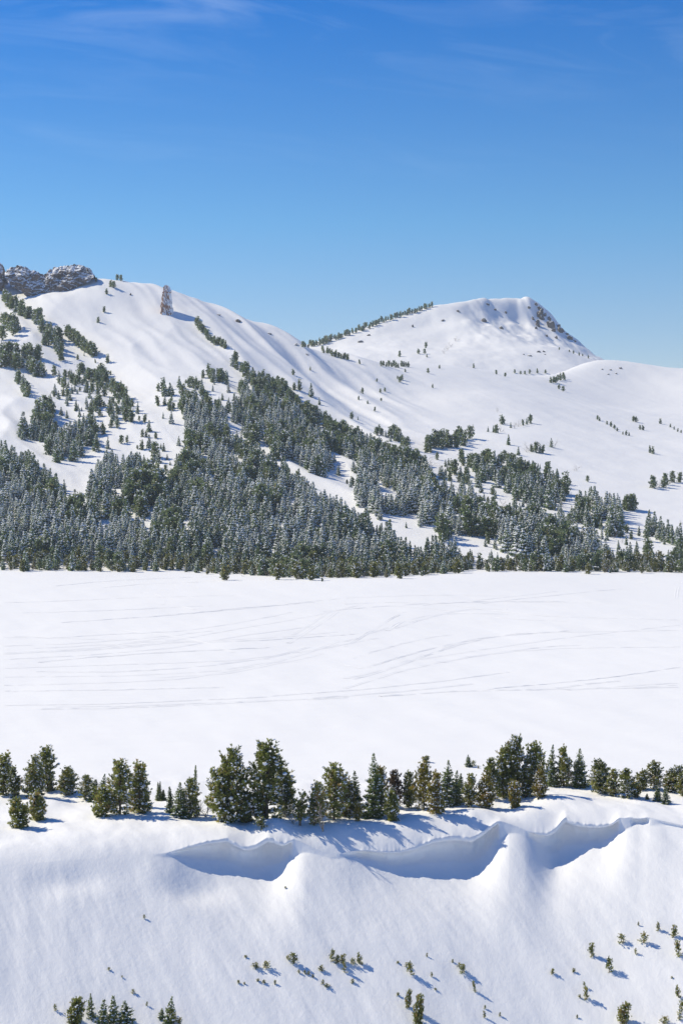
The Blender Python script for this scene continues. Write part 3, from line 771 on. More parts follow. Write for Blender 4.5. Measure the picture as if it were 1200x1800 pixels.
DEAD = [Kind(grow_bare(190 + k, 2.8, 1.3, (1, 3)[k], 0.22, 5, 0.022), 'dead', None, M_DEAD) for k in range(2)]
SAP = [Kind(grow_pine(200 + k, 0.9, (0.7, 0.85, 0.6, 0.8)[k], (1, 2, 1, 2)[k], (22, 16, 18, 13)[k], 0.15, 0.34, low=0.02, shape=0.4, n_need=12), 'sapling', M_PINE) for k in range(4)]
SAPF = [Kind(grow_fir(220 + k, 1.8, 0.9, 0.17, 0.3, gap=0.2), 'sapling_fir', M_FIR) for k in range(2)]
GB = 'trees along the top of the near snow bank'
NEAR = [  # column, row of the foot, height and width in pixels, shape, label
 (6,1397,72,38,'P0','tall bushy pine cut by the frame edge on the near bank'),
 (28,1399,52,28,'P3','lower pine leaning against the pine at the frame edge'),
 (57,1401,70,40,'P1','dense round pine with a bare tip in front of a taller pine'),
 (84,1391,75,34,'P2','tall pine behind the dense round pine, near bank, far left group'),
 (119,1397,46,36,'P5','short broad pine standing between the left group and the snow hump'),
 (36,1455,48,38,'B0','lower-left of two small round pine bushes on the open snow'),
 (69,1441,42,32,'B1','upper-right of two small round pine bushes on the open snow'),
 (88,1391,20,12,'B2','small brownish pine bush under the tall left pine'),
 (151,1406,43,24,'P4','narrow young pine left of the frosted bush at the bank edge'),
 (168,1408,40,18,'T1','thin frosted fir behind the low pine bush on the bank'),
 (182,1408,50,20,'F1','pale frosted fir tip rising behind the low pine bush'),
 (178,1434,46,40,'B2','low pine bush at the bank edge below the frosted firs'),
 (211,1431,90,42,'P2','left half of the big twin pine with rusty needles'),
 (245,1429,89,46,'P0','right half of the big twin pine with rusty needles'),
 (251,1419,84,11,'T0','thin dark fir spire rising out of the big twin pine'),
 (277,1407,34,7,'T0','leftmost of three tiny firs in tree shade'),
 (282,1407,35,7,'T1','middle of three tiny firs in tree shade'),
 (288,1407,20,9,'T0','shortest of three tiny firs in tree shade'),
 (299,1428,47,12,'T1','slim young fir left of the pair with a tall spire'),
 (318,1438,66,34,'F0','wide fir at left of the pair with a tall thin spire'),
 (335,1437,68,30,'P4','dense pine at right of the pair with a tall thin spire'),
 (345,1433,92,10,'T0','tall thin fir spire behind the dense pine pair'),
 (349,1437,38,10,'D1','thin grey dead stem between the spired pair and the largest pine'),
 (362,1435,40,16,'D1','crooked dead stem touching the largest pine'),
 (400,1445,122,70,'P5','left one of the two largest pines on the bank'),
 (394,1440,78,46,'P3o','olive pine in front of the left largest pine'),
 (468,1440,129,62,'P2','tallest rounded pine of the near bank, right of its twin'),
 (499,1433,88,44,'P0','spreading pine with open branches right of the tallest pine'),
 (434,1444,46,36,'B1','bushy pine between the two largest pines'),
 (459,1441,46,28,'B0o','olive pine bush below the tallest pine'),
 (460,1455,19,20,'S1','tiny pine sapling on the drift below the tallest pine'),
 (527,1451,60,28,'X0','sparse open pine between the tallest pine and the dead tree'),
 (516,1449,44,12,'D1','thin bare stem beside the sparse open pine'),
 (553,1449,74,38,'P3','dark pine just left of the silver dead tree'),
 (568,1460,62,26,'D0','silver dead tree with bare forked branches on the bank'),
 (587,1441,97,42,'P4','tall rounded pine behind the silver dead tree'),
 (604,1434,72,40,'P1o','olive-brown pine right of the silver dead tree'),
 (622,1430,78,28,'F1','pointed fir between the olive-brown pine and the tallest fir'),
 (627,1443,30,15,'B2o','small olive sapling in the shadow below the pointed fir'),
 (613,1441,9,8,'S0','tiny sapling in the long tree shadow by the dead tree'),
 (656,1437,118,40,'F2','tallest pointed fir in the middle of the near bank'),
 (664,1434,82,30,'P2o','olive pine in front of the tallest pointed fir'),
 (695,1421,66,28,'P4r','pine with reddish-brown dying needles right of the tallest fir'),
 (690,1442,46,28,'B1','dark low pine below the reddish dying pine'),
 (718,1420,64,30,'P3','pale frosted pine right of the reddish dying pine'),
 (744,1424,80,32,'P2o','olive pine at left of the dense middle trio'),
 (766,1430,74,34,'P0o','dark olive pine in the dense middle trio, lowest foot'),
 (784,1416,83,34,'F0','pointed fir at right of the dense middle trio'),
 (801,1414,62,24,'F1','dark shaded fir behind the dense middle trio'),
 (809,1394,36,12,'T1','slim little pine right of the dark shaded fir'),
 (747,1340,11,14,'B0','lone tiny round bush out on the open snow field'),
 (823,1348,23,13,'F0','small fir standing alone on the open snow field'),
 (832,1346,9,8,'S2','tiny sapling beside the small fir on the snow field'),
 (840,1351,5,4,'S3','tiniest twig of a sapling on the snow field'),
 (826,1419,58,28,'P3','frosted pine at the left foot of the big right-hand grove'),
 (852,1421,62,36,'P1o','olive pine at the left foot of the big right-hand grove'),
 (863,1406,72,26,'P4','slender pine climbing the left side of the right-hand grove'),
 (884,1402,90,36,'P0','second tallest pine of the right-hand grove'),
 (899,1400,104,46,'P5','tallest pine of the big right-hand grove'),
 (904,1419,41,23,'B1o','olive pine bush in front of the tallest grove pine'),
 (940,1399,90,38,'P2','tall pine right of the tallest grove pine'),
 (925,1401,72,30,'P3','pine filling the gap beside the tallest grove pine'),
 (948,1403,54,26,'P1o','olive pine casting its shadow on the snow hump'),
 (969,1382,76,20,'F1','narrow fir behind the crest of the snow hump'),
 (990,1382,68,32,'P0','dark pine behind the crest of the snow hump'),
 (1019,1383,70,32,'F2','pointed fir at the right end of the big grove'),
 (1004,1384,36,12,'D1','bare pale stem against the pointed fir of the grove'),
 (1056,1394,55,40,'P5','broad round pine just right of the big grove'),
 (1078,1399,46,28,'P3','frosted low pine beside the broad round pine'),
 (1102,1403,51,29,'P4','pine at right of the row below the big grove'),
 (1115,1401,24,20,'B2o','olive bush at the right end of the low pine row'),
 (1127,1388,32,22,'B0','small round pine in the gap before the far right pair'),
 (1149,1386,46,28,'P2','left pine of the far right pair on the bank'),
 (1180,1392,46,38,'P5','right pine of the far right pair on the bank'),
 (1155,1408,27,12,'T1','left of two small firs below the far right pair'),
 (1169,1413,31,16,'F0','right of two small firs below the far right pair'),
 (1137,1405,11,6,'T0','tiny fir left of two small firs'),
 (1199,1399,40,26,'P3','pine cut by the right frame edge on the bank')]
SETS = {'P': PINES, 'B': BUSH, 'F': FIRS, 'T': THIN, 'X': SPARSE, 'D': DEAD, 'S': SAP}
M_REDPINE = needle_mat('dying_needles', (0.10, 0.075, 0.04), (0.17, 0.105, 0.06), (0.26, 0.13, 0.08))
for px, py, hp, wp, k, lab in NEAR:
    c = hit_near(px, py); sc = c[1] / F; kd = SETS[k[0]][int(k[1])]
    nm, cat = {'P': ('pine_tree', 'pine tree'), 'B': ('pine_bush', 'pine bush'), 'F': ('fir_tree', 'fir tree'), 'T': ('fir_tree', 'fir tree'), 'X': ('pine_tree', 'pine tree'), 'D': ('dead_tree', 'dead tree'), 'S': ('pine_sapling', 'sapling')}[k[0]]
    plant(kd, nm, (c[0], c[1], c[2] - 0.02), hp * sc * 0.96, wp * sc * 1.16, lab, cat, GB, tilt=0.03, needle={'o': M_OLIVE, 'r': M_REDPINE}.get(k[2:]))

# saplings on the near slope
def sap_group(items, where, group):
    items = sorted(items, key=lambda q: q[0]); n = len(items)
    for i, (px, py, hp, wp, k) in enumerate(items):
        c = hit_near(px, py); sc = c[1] / F
        kd = SAPF[R.randrange(2)] if k == 'f' else BUSH[R.randrange(3)] if k == 'b' else SAP[R.randrange(4)]
        plant(kd, {'f': 'fir_sapling', 'b': 'pine_bush'}.get(k, 'pine_sapling'), (c[0], c[1], c[2] - 0.015), hp * sc * 1.12, wp * sc * 1.15, nth(i, n, {'f': 'small fir', 'b': 'small pine bush'}.get(k, 'pine sapling'), where), 'sapling', group, tilt=0.16)
sap_group([(98,1777,10,6,'s'),(131,1801,34,30,'b'),(160,1788,36,15,'f'),(180,1801,40,22,'f'),(200,1801,46,24,'f'),(222,1799,34,28,'f'),(284,1790,16,12,'f'),(297,1798,40,18,'f'),(315,1801,10,12,'s'),(306,1800,20,14,'s')], 'in the clump at the bottom left', 'saplings at the bottom left corner')
sap_group([(192,1705,4,5,'s'),(235,1746,6,6,'s'),(258,1768,6,4,'s'),(254,1615,6,4,'s'),(215,1718,3,3,'s')], 'among the lone twigs on the bare left slope', 'lone twigs of the left slope')
C5 = [(350,580,48,50),(318,560,20,20),(150,600,20,40),(205,605,30,40),(95,548,10,16),(60,685,14,18),(90,690,10,14),(160,675,12,18),(190,685,14,20),(250,690,18,16),(375,630,14,16),(410,635,16,14),(425,640,16,16),(450,655,14,16),(495,618,22,34),(500,690,20,20),(525,705,16,26)]
sap_group([(400 + a / 3, 1500 + b / 3, c / 3, d / 3, 's') for a, b, c, d in C5], 'in the left half of the middle scatter', 'saplings of the middle scatter, left half')
C5b = [(545,570,50,30),(575,580,34,40),(605,575,34,40),(620,625,46,22),(660,585,28,26),(700,585,46,40),(657,685,18,20)]
sap_group([(400 + a / 3, 1500 + b / 3, c / 3, d / 3, 's') for a, b, c, d in C5b], 'in the thick green knot of the middle slope', 'saplings of the green knot')
C5c = [(940,600,20,20),(965,640,54,32),(897,580,10,16),(1050,545,16,12),(1075,650,20,14),(1185,575,14,14),(895,750,14,18),(950,812,74,34),(1000,895,112,60),(1095,720,10,14),(305,185,10,12)]
sap_group([(400 + a / 3, 1500 + b / 3, c / 3, d / 3, 'b' if c > 60 else 's') for a, b, c, d in C5c], 'in the centre strip of the lower slope', 'saplings of the centre strip')
C6 = [(35,630,38,36),(20,600,20,20),(105,730,46,20),(155,820,16,12),(152,868,30,18),(233,858,18,16),(510,635,24,26),(620,628,18,20)]
sap_group([(800 + a / 3, 1500 + b / 3, c / 3, d / 3, 's') for a, b, c, d in C6], 'in the open part right of centre', 'saplings right of centre')
C6b = [(690,770,56,36),(680,715,30,14),(655,760,14,16),(718,540,54,36),(810,628,60,38),(877,475,40,36),(990,470,44,40),(963,380,16,12),(950,535,28,14),(640,870,16,14),(880,892,84,66)]
sap_group([(800 + a / 3, 1500 + b / 3, c / 3, d / 3, 'b' if c > 80 else 's') for a, b, c, d in C6b], 'in the diagonal scatter of the lower right', 'saplings of the lower right scatter')
C6c = [(1068,408,36,26),(1147,445,52,36),(1178,540,66,40),(1140,660,10,12),(1175,760,48,34),(1188,850,60,34),(1100,897,30,44),(1176,880,20,20)]
sap_group([(800 + a / 3, 1500 + b / 3, c / 3, d / 3, 's') for a, b, c, d in C6c], 'in the column along the right frame edge', 'saplings along the right edge')

# ------------------------------------------------------------------ trees on the mountain
def far_pine(seed, dusted): return grow_pine(seed, 7.0, 4.2, 1 if seed % 2 else 2, 30 if seed % 2 else 19, 0.85, dusted, low=0.06, shape=0.34, n_need=5, rust=0.03)
def far_fir(seed, dusted): return grow_fir(seed, 8.0, 2.9, 0.75, dusted, gap=0.78, n_need=5, power=0.8)
FP = [Kind(far_pine(300 + k, (.20, .30, .24, .36)[k]), 'far_pine', M_FARPINE, far=True) for k in range(4)]
FO = [Kind(far_pine(320 + k, (.25, .45)[k]), 'far_olive_pine', M_FAROLIVE, far=True) for k in range(2)]
FF = [Kind(far_fir(340 + k, (.26, .38, .46)[k]), 'far_fir', M_FARFIR, far=True) for k in range(3)]
FW = [Kind(far_fir(350 + k, (0.9, 1.15)[k]), 'frosted_fir', M_FARFIR, far=True) for k in range(2)]
SHRUB = [Kind(grow_bare(360 + k, 4.0, 3.0, 4, 0.16, 4, 0.011), 'bare_shrub', None, M_TWIG, far=True) for k in range(2)]
KSET = FP + FO + FF + FW + SHRUB
KIDX = {'p': [0, 1, 2, 3], 'o': [4, 5], 'f': [6, 7, 8], 'w': [9, 10], 's': [11, 12]}
KNAME = {'p': ('pine_tree', 'pine tree', 'pine'), 'o': ('pine_bush', 'pine tree', 'olive-green pine'), 'f': ('fir_tree', 'fir tree', 'fir'), 'w': ('fir_tree', 'fir tree', 'frosted fir'), 's': ('bare_shrub', 'shrub', 'bare shrub')}
def kind_of(i):
    for k, v in KIDX.items():
        if i in v: return k
def far_tree(px, py, hp, i, label, group, c=None, wf=None):
    if c is None: c = hit_far(px, py)
    k = KSET[i]; nm, cat, _ = KNAME[kind_of(i)]
    hm = hp * c[1] / F
    return plant(k, nm, (c[0], c[1], c[2] - 0.05), hm, hm / k.H * k.W * (wf or R.uniform(0.9, 1.25)), label, cat, group, tilt=0.04)

# clusters that stand alone on the snow: (where, group, kinds, height range, spots or strokes)
def stroke(x0, y0, x1, y1, w, n): return [(x0 + (x1 - x0) * (t + 0.5) / n + R.uniform(-.3, .3) * w, y0 + (y1 - y0) * (t + 0.5) / n + R.uniform(-.5, .5) * w) for t in range(n)]
CL = [
 ('in the slanting belt under the cliff', 'pf', (17, 24), stroke(7, 532, 47, 556, 10, 12)),
 ('in the slanting belt lower down from the cliff', 'pf', (17, 24), stroke(50, 556, 88, 590, 14, 16)),
 ('in the clump at the frame edge under the cliff', 'pf', (20, 26), stroke(3, 575, 36, 580, 10, 7) + [(4, 598), (24, 590)]),
 ('in the two clumps beside the slanting belt', 'pf', (22, 28), [(96, 598), (103, 601), (106, 597), (78, 606), (86, 608), (90, 602)]),
 ('in the dense diagonal hedge on the open slope', 'p', (16, 22), stroke(117, 592, 167, 630, 6, 19)),
 ('below the diagonal hedge', 'pf', (16, 22), stroke(97, 614, 113, 634, 10, 8)),
 ('in the dark block at the frame edge', 'pf', (22, 28), stroke(2, 636, 36, 642, 24, 18)),
 ('in the clump right of the dark block', 'pf', (18, 26), stroke(44, 628, 70, 634, 10, 9)),
 ('in the clump under the dark block', 'pf', (20, 26), stroke(51, 652, 80, 664, 12, 11)),
 ('in the short row under the hedge', 'pf', (15, 20), stroke(140, 655, 160, 668, 5, 6)),
 ('in the short row beside the gully', 'pf', (15, 22), stroke(172, 656, 187, 676, 5, 5)),
 ('in the clump in the lower gully', 'p', (20, 27), stroke(195, 690, 220, 704, 8, 8)),
 ('at the lower end of the gully', 'pf', (18, 26), [(217, 716), (224, 722), (221, 740), (230, 742), (200, 738), (206, 744), (242, 727), (196, 734)]),
 ('in the strip above the dense left wood', 'pf', (18, 25), stroke(30, 668, 52, 700, 12, 12)),
 ('in the thin scatter left of the gully', 'pf', (12, 22), [(113, 684), (118, 690), (127, 692), (104, 668), (96, 660), (134, 722), (140, 732), (147, 740), (118, 735), (108, 730), (160, 738), (158, 700), (150, 690)]),
 ('alone on the slope right of the diagonal hedge', 'p', (13, 14), [(189, 638)]),
 ('on the crest right of the cliff', 'p', (6, 10), [(166, 486), (172, 487), (188, 489), (197, 491), (206, 493), (213, 494), (169, 496)]),
 ('on the white slope under the crest', 'p', (8, 12), [(195, 504), (200, 506), (188, 517), (183, 549), (173, 567)]),
 ('in the pair below the rock spire', 'f', (20, 27), [(290, 696), (299, 696)]),
 ('in the small clumps below the rock spire', 'p', (14, 24), [(298, 722), (370, 665), (374, 668), (386, 672), (392, 672), (398, 676), (345, 684), (352, 686), (340, 682), (333, 680), (330, 706), (322, 700), (363, 708), (356, 704)]),
 ('in the narrow tongue right of the rock spire', 'p', (9, 15), stroke(343, 570, 368, 598, 4, 11) + stroke(368, 600, 397, 612, 5, 10)),
 ('alone above the forest on the centre slope', 'p', (17, 18), [(527, 686)]),
 ('in the compact block at the bottom of the bowl', 'pf', (15, 22), stroke(684, 764, 714, 786, 9, 14)),
 ('in the wide clump at the bowl mouth', 'p', (16, 22), stroke(746, 790, 825, 776, 16, 26)),
 ('along the back ridge of the far peak', 'p', (6, 10), stroke(531, 610, 573, 601, 7, 18) + stroke(573, 600, 613, 588, 7, 16) + stroke(613, 588, 667, 569, 5, 18) + stroke(667, 568, 760, 539, 3, 22)),
 ('along the near rim of the saddle', 'p', (7, 11), stroke(566, 617, 613, 634, 5, 16) + [(632, 640)] + stroke(667, 643, 720, 646, 3, 12)),
 ('sprinkled over the bowl wall', 'p', (5, 10), [(662, 671), (702, 627), (748, 612), (746, 622), (750, 628), (772, 648), (752, 656), (702, 672), (668, 690), (676, 688), (637, 692), (658, 723), (630, 703), (646, 710), (760, 682), (670, 705), (545, 651), (515, 659), (735, 622), (712, 654), (698, 666), (706, 668)]),
 ('on the knoll left of the far peak bowl', 's', (8, 13), [(786, 616), (792, 610), (780, 622), (800, 600)]),
 ('along the smooth crest above the right snowfield', 'p', (5, 9), [(832, 647), (872, 658), (887, 662), (914, 658), (922, 658), (930, 657), (958, 656), (944, 656), (904, 656)]),
 ('in the little row behind the smooth crest', 'p', (7, 11), stroke(967, 675, 993, 666, 4, 9) + [(982, 684), (989, 688)]),
 ('on the ridge to the right of the far peak', 'p', (3, 6), [(1000, 619), (1007, 622), (1017, 625), (1023, 626), (1033, 630), (982, 615)]),
 ('in the loose group on the upper right snowfield', 'pfs', (9, 16), [(873, 724), (885, 744), (881, 746), (897, 752), (903, 753), (910, 750), (919, 748), (925, 746), (931, 744), (867, 760), (872, 761), (879, 759), (857, 759)]),
 ('in the second group on the upper right snowfield', 'pfs', (11, 20), [(910, 800), (924, 795), (929, 792), (934, 794), (941, 796), (948, 796), (953, 797), (893, 782), (968, 786), (972, 788)]),
 ('in the low line across the far right slope', 'p', (5, 9), [(1049, 738), (1053, 740), (1066, 746), (1073, 750), (1079, 754), (1084, 758), (1094, 764), (1100, 765), (1105, 766), (1112, 741), (1117, 742), (1124, 755), (1129, 756), (1160, 745), (1177, 751), (1184, 755), (1190, 759), (1196, 761)]),
 ('alone on the right snowfield', 'p', (10, 12), [(1147, 798), (1142, 796), (1000, 852), (1032, 847)]),
 ('as a lone twiggy bush on the right snowfield', 's', (14, 15), [(1013, 828)]),
 ('in the clump at the right frame edge', 'pps', (14, 22), [(1150, 856), (1157, 856), (1163, 853), (1170, 852), (1176, 850), (1181, 848), (1146, 858), (1193, 848), (1166, 857)]),
 ('in the pointed grove at the right edge', 'f', (24, 36), stroke(1134, 938, 1196, 958, 9, 22) + [(1140, 930), (1150, 934), (1160, 940)]),
 ('in the pair of groves above the right edge grove', 'fp', (20, 28), stroke(1094, 893, 1117, 898, 5, 8)),
 ('among stragglers on the lower right slope', 'fps', (8, 20), [(1197, 922), (1078, 947), (1092, 955), (1100, 958), (1108, 948), (1118, 962), (1122, 942), (1130, 970), (1086, 966), (1066, 950), (1060, 968), (1145, 972), (1115, 975), (1100, 972)]),
 ('among stragglers between the woods', 'fps', (10, 20), [(750, 812), (757, 818), (768, 808), (776, 826), (788, 818), (798, 832), (812, 846), (806, 862), (820, 852), (790, 846), (780, 855), (845, 866), (858, 880), (870, 876), (883, 888), (905, 882), (925, 888), (812, 812), (985, 893), (975, 890), (930, 884), (920, 876), (945, 885)])]
MASS = []
for where, kinds, (h0, h1), spots in CL:
    spots = sorted(spots); n = len(spots)
    share = False
    if n > 26:                                         # the farthest, a few pixels each: part of the mass
        for px, py in spots: MASS.append((px, py, R.uniform(h0, h1), R.choice(KIDX[kinds[0]])))
        continue
    for i, (px, py) in enumerate(spots):
        kk = R.choice(kinds); idx = R.choice(KIDX[kk]); noun = KNAME[kk][2]
        lab = (f'small {noun}, one of many {where}') if share else nth(i, n, 'small tree' if len(kinds) > 1 else f'small {noun}', where)
        far_tree(px, py, R.uniform(h0, h1), idx, lab, 'trees ' + where)

# hand-placed bushy pines at the edge of the snow field
FRONT = [(397,1020,27,'o','round olive pine standing out in front of the forest edge'),(490,1019,27,'o','wide snowy pine bush before the forest edge'),(523,1018,26,'o','bright olive pine bush right of the wide snowy one'),
 (546,1020,24,'o','snow-laden pine bush at the end of the bush row'),(566,1022,6,'p','tiny bush on the snow beside the snow-laden bush'),(625,1016,24,'o','small pine bush at the foot of the frosted firs'),
 (656,1015,26,'o','second small pine bush at the foot of the frosted firs'),(702,1017,26,'o','olive pine bush before the tall frosted firs'),(805,1008,24,'o','pine bush at the corner where the field begins to open'),
 (1033,1009,18,'o','round pine bush before the right part of the forest edge'),(426,1014,6,'s','tiny bare twig on the snow near the round olive pine')]
for px, py, hp, k, lab in FRONT:
    c = hit_near(px, py); far_tree(px, py, hp, R.choice(KIDX[k]), lab, 'bushes in front of the forest edge', c=c, wf=1.25)

# the forest itself
POLY = {
 'a': [(0,775),(30,795),(60,803),(72,818),(90,833),(118,853),(118,872),(126,884),(135,862),(158,858),(163,835),(185,797),(200,800),(212,805),(225,795),(240,800),(262,818),(290,838),(303,842),(308,800),(325,797),(330,780),(318,760),(345,760),(360,745),(400,745),(430,760),(450,775),(460,798),(493,806),(517,832),(533,838),(560,852),(580,856),(587,876),(613,899),(647,909),(660,930),(690,925),(700,955),(760,955),(780,960),(800,958),(830,968),(880,973),(900,980),(985,980),(1000,965),(1060,962),(1100,975),(1200,975),(1200,1030),(0,1030)],
 'b': [(0,683),(50,690),(90,705),(93,740),(130,745),(165,735),(172,775),(150,790),(110,800),(90,800),(65,770),(30,765),(0,750)],
 'c': [(400,612),(430,640),(467,655),(480,665),(495,668),(512,692),(533,712),(553,718),(587,738),(607,750),(640,766),(667,776),(700,790),(735,800),(755,822),(765,850),(790,860),(830,868),(850,885),(880,900),(883,945),(865,950),(820,945),(800,935),(770,945),(740,925),(700,930),(670,905),(655,893),(632,880),(620,858),(635,830),(630,803),(600,790),(575,780),(583,805),(578,825),(548,822),(530,808),(503,800),(480,795),(472,765),(455,755),(440,735),(425,700),(418,650),(405,635)],
 'd': [(320,690),(345,695),(380,715),(420,700),(445,735),(455,760),(440,770),(400,745),(360,745),(345,760),(330,755)],
 'e': [(830,803),(863,797),(890,800),(930,812),(947,813),(967,827),(980,830),(993,843),(993,873),(943,880),(900,863),(867,833),(837,850)],
 'f': [(1000,893),(1013,867),(1047,863),(1053,880),(1083,873),(1097,913),(1093,930),(1067,930),(1033,913),(997,903)],
 'g': [(883,905),(900,893),(930,895),(950,905),(985,915),(1013,925),(1040,930),(1060,945),(1040,965),(1013,972),(990,970),(960,965),(920,965),(885,950)]}
HOLES = [[(168,905),(197,909),(197,925),(170,922)], [(257,888),(270,890),(268,935),(258,935)], [(318,912),(337,914),(336,930),(318,930)], [(670,900),(705,905),(742,896),(735,914),(700,922),(668,918)], [(664,855),(700,862),(700,874),(666,872)], [(697,938),(735,928),(770,918),(776,935),(750,952),(705,956)], [(800,938),(880,945),(885,968),(830,966),(800,960)]]
def inside(px, py, poly):
    r = np.zeros(px.shape, bool); n = len(poly)
    for i in range(n):
        (x0, y0), (x1, y1) = poly[i], poly[(i + 1) % n]
        if y0 == y1: continue
        c = ((y0 > py) != (y1 > py)) & (px < (x1 - x0) * (py - y0) / (y1 - y0) + x0)
        r ^= c
    return r
SP = 2.25
gy, gxx = np.meshgrid(np.arange(405, 900, SP), np.arange(-125, 125, SP), indexing='ij')
gy = (gy + NR.uniform(-.5, .5, gy.shape) * SP).ravel(); gxx = (gxx + NR.uniform(-.5, .5, gxx.shape) * SP).ravel()
gp = 600 + gxx / gy * F
ok = (gp > -14) & (gp < 1214); gy, gxx, gp = gy[ok], gxx[ok], gp[ok]
gz = np.maximum(np.where(gy > 440, mount.z(gp, np.maximum(gy, 439)), -9), z_plain(gp, gy)); gr = HOR - F * (gz - CZ) / gy
hm = np.clip(NR.normal(5.3, 1.5, len(gy)), 2.2, 9.5) * (1 - 0.18 * sstep(560, 760, gy)) * (1 - 0.10 * sstep(490, 450, gy))
clump = fbm2(gxx / 16, gy / 16, 91, 3)
hm = hm * (1 + 0.18 * clump)
hpx = hm / gy * F
cr = gr - 0.40 * hpx
gpc = np.clip(gp, 1, 1199)
tipr = gr - 0.62 * hpx
m_all = np.zeros(len(gy), bool); zone = np.full(len(gy), '', dtype=object)
edge_n = 7 * fbm2(gp / 14, gr / 14, 95, 3)
for k, poly in POLY.items():
    q = inside(gpc + edge_n, cr + edge_n * 0.6, poly) & ~m_all
    m_all |= q; zone[q] = k
tip_in = np.zeros(len(gy), bool)
for k, poly in POLY.items(): tip_in |= inside(gpc + 0.5 * edge_n, tipr + edge_n * 0.5, poly)
for hpoly in HOLES:
    for t in (0.1, 0.4, 0.75): m_all &= ~inside(gp, gr - t * hpx, hpoly)
thin = NR.uniform(size=len(gy))
m_all &= ~((zone == 'd') & (thin < 0.35)) & ~((zone == 'e') & (thin < 0.35)) & ~((zone == 'f') & (thin < 0.3)) & ~((zone == 'b') & (thin < 0.15)) & ~((zone == 'a') & (thin < 0.08) & (gr < 940))
edge_row = 0
edge_row = np.interp(gp, [0, 300, 380, 440, 500, 560, 640, 720, 780, 830, 900, 1000, 1200], [1004, 1004, 1009, 1012, 1015, 1017, 1015, 1013, 1008, 1003, 1004, 1006, 1007]) + 3.2 * fbm2(gp / 16, gp * 0, 77, 3)
m_all &= ~(gr > edge_row)
gapn = fbm2(gxx / 9 + 0.3 * gy / 9, gy / 26, 93, 3)
m_all &= ~((gapn < -0.42) & (gr < edge_row - 26)) & ~((gapn < -0.22) & (thin > 0.5) & (gr < edge_row - 26))
m_all &= tip_in | (gr > edge_row - 20)
hm = np.where(gr > edge_row - 20, hm * 0.74, hm)
SPARSE_WOOD = [([(0,530),(60,545),(170,620),(240,720),(300,800),(300,838),(185,790),(165,735),(90,700),(0,683)], 0.17), ([(740,790),(835,800),(990,880),(1100,930),(1200,960),(1200,978),(880,975),(800,930),(760,850)], 0.09),
  ([(270,680),(400,650),(420,700),(330,760),(300,800)], 0.11), ([(480,660),(720,780),(780,830),(740,800),(600,740)], 0.05), ([(455,740),(480,790),(600,870),(660,920),(690,900),(630,800)], 0.04)]
for poly, keep in SPARSE_WOOD:
    q = inside(gpc, gr - 3, poly) & ~m_all & (NR.uniform(size=len(gy)) < keep * np.clip(1 + 2 * clump, 0, 3))
    hm[q] *= NR.uniform(0.35, 0.9, q.sum()); zone[q] = 's'; m_all |= q
sel = np.nonzero(m_all)[0]
# kinds: frosted firs gather low in the forest, olive pines and bare shrubs along its front
frost = fbm2(gxx / 22, gy / 30, 97, 3) + 0.45 * sstep(560, 500, gy)
pin = fbm2(gxx / 18, gy / 24, 99, 3) + 0.5 * sstep(540, 700, gy) - 0.15
idx = np.zeros(len(gy), int)
for i in sel:
    u = R.random(); front = gr[i] > edge_row[i] - 19
    if front and u < 0.40: k = 'o'
    elif front and u < 0.60: k = 's'
    elif frost[i] > 0.30 + 0.4 * (u - 0.5) and gy[i] > 455: k = 'w'
    elif pin[i] > 0.25 * (R.random() - 0.2): k = 'p'
    else: k = 'f'
    idx[i] = R.choice(KIDX[k])
    if k == 'o': hm[i] *= 0.72
    if k == 's': hm[i] *= 0.62
    if k == 'p': hm[i] *= 0.88
hpx = hm / gy * F
kinds = np.array([kind_of(i) for i in idx])
# the ones that show largest stand as trees of their own, the rest is one mass
n_have = {'p': sum(1 for o in COL.objects if o.name.startswith('pine_tree')), 'f': sum(1 for o in COL.objects if o.name.startswith('fir_tree'))}
own = set()
for names, most in ((('p',), max(0, 310 - n_have['p'])), (('f', 'w'), max(0, 310 - n_have['f'])), (('o',), 150), (('s',), 60)):
    c = [i for i in sel if kinds[i] in names]
    c.sort(key=lambda i: -(hpx[i] + (12 if gr[i] > edge_row[i] - 19 else 0)))
    own.update(c[:most])
ZN = {'a': 'in the main forest below the cliff and spire', 'b': 'in the upper wood at the left edge', 'c': 'in the forest band running down from the ridge', 'd': 'in the open wood under the rock spire', 'e': 'in the upper wood of the right slope', 'f': 'in the small wood of the lower right slope', 'g': 'in the dark wood behind the right forest edge', 's': 'standing loose on the snow between the woods'}
STRETCH = [(130, 'below the cliff'), (260, 'below the open gully'), (370, 'below the rock spire'), (450, 'behind the round olive pine'), (530, 'behind the snowy bush'), (600, 'beyond the bush row'), (700, 'by the tall frosted firs'), (800, 'at the field corner'), (900, 'under the right snow patch'), (1000, 'below the dark right wood'), (1100, 'below the small right wood'), (9999, 'at the right frame edge')]
bucket = {}
for i in own:
    noun = {'p': 'green pine', 'f': 'snow-dusted fir', 'w': 'white frosted fir', 'o': 'olive pine bush', 's': 'grey bare shrub'}[kinds[i]]
    where = 'at the forest edge ' + next(w for x, w in STRETCH if gp[i] < x) if gr[i] > edge_row[i] - 24 else 'in the main forest ' + next(w for x, w in STRETCH if gp[i] < x) if zone[i] == 'a' else ZN[zone[i]]
    bucket.setdefault((noun, where), []).append(i)
for (noun, where), members in sorted(bucket.items()):
    members.sort(key=lambda i: gp[i])
    for n_, i in enumerate(members):
        lab = nth(n_, len(members), noun, where) if where.startswith('at the forest edge') and len(members) < 27 else f'{noun} {where}'
        far_tree(gp[i], gr[i], hpx[i], idx[i], lab, f'{noun} {where}', c=(gxx[i], gy[i], gz[i]))
rest = np.array([i for i in sel if i not in own])
mc = np.array([hit_far(px, py) for px, py, _, _ in MASS])
nb0 = len(gy); k = len(MASS)
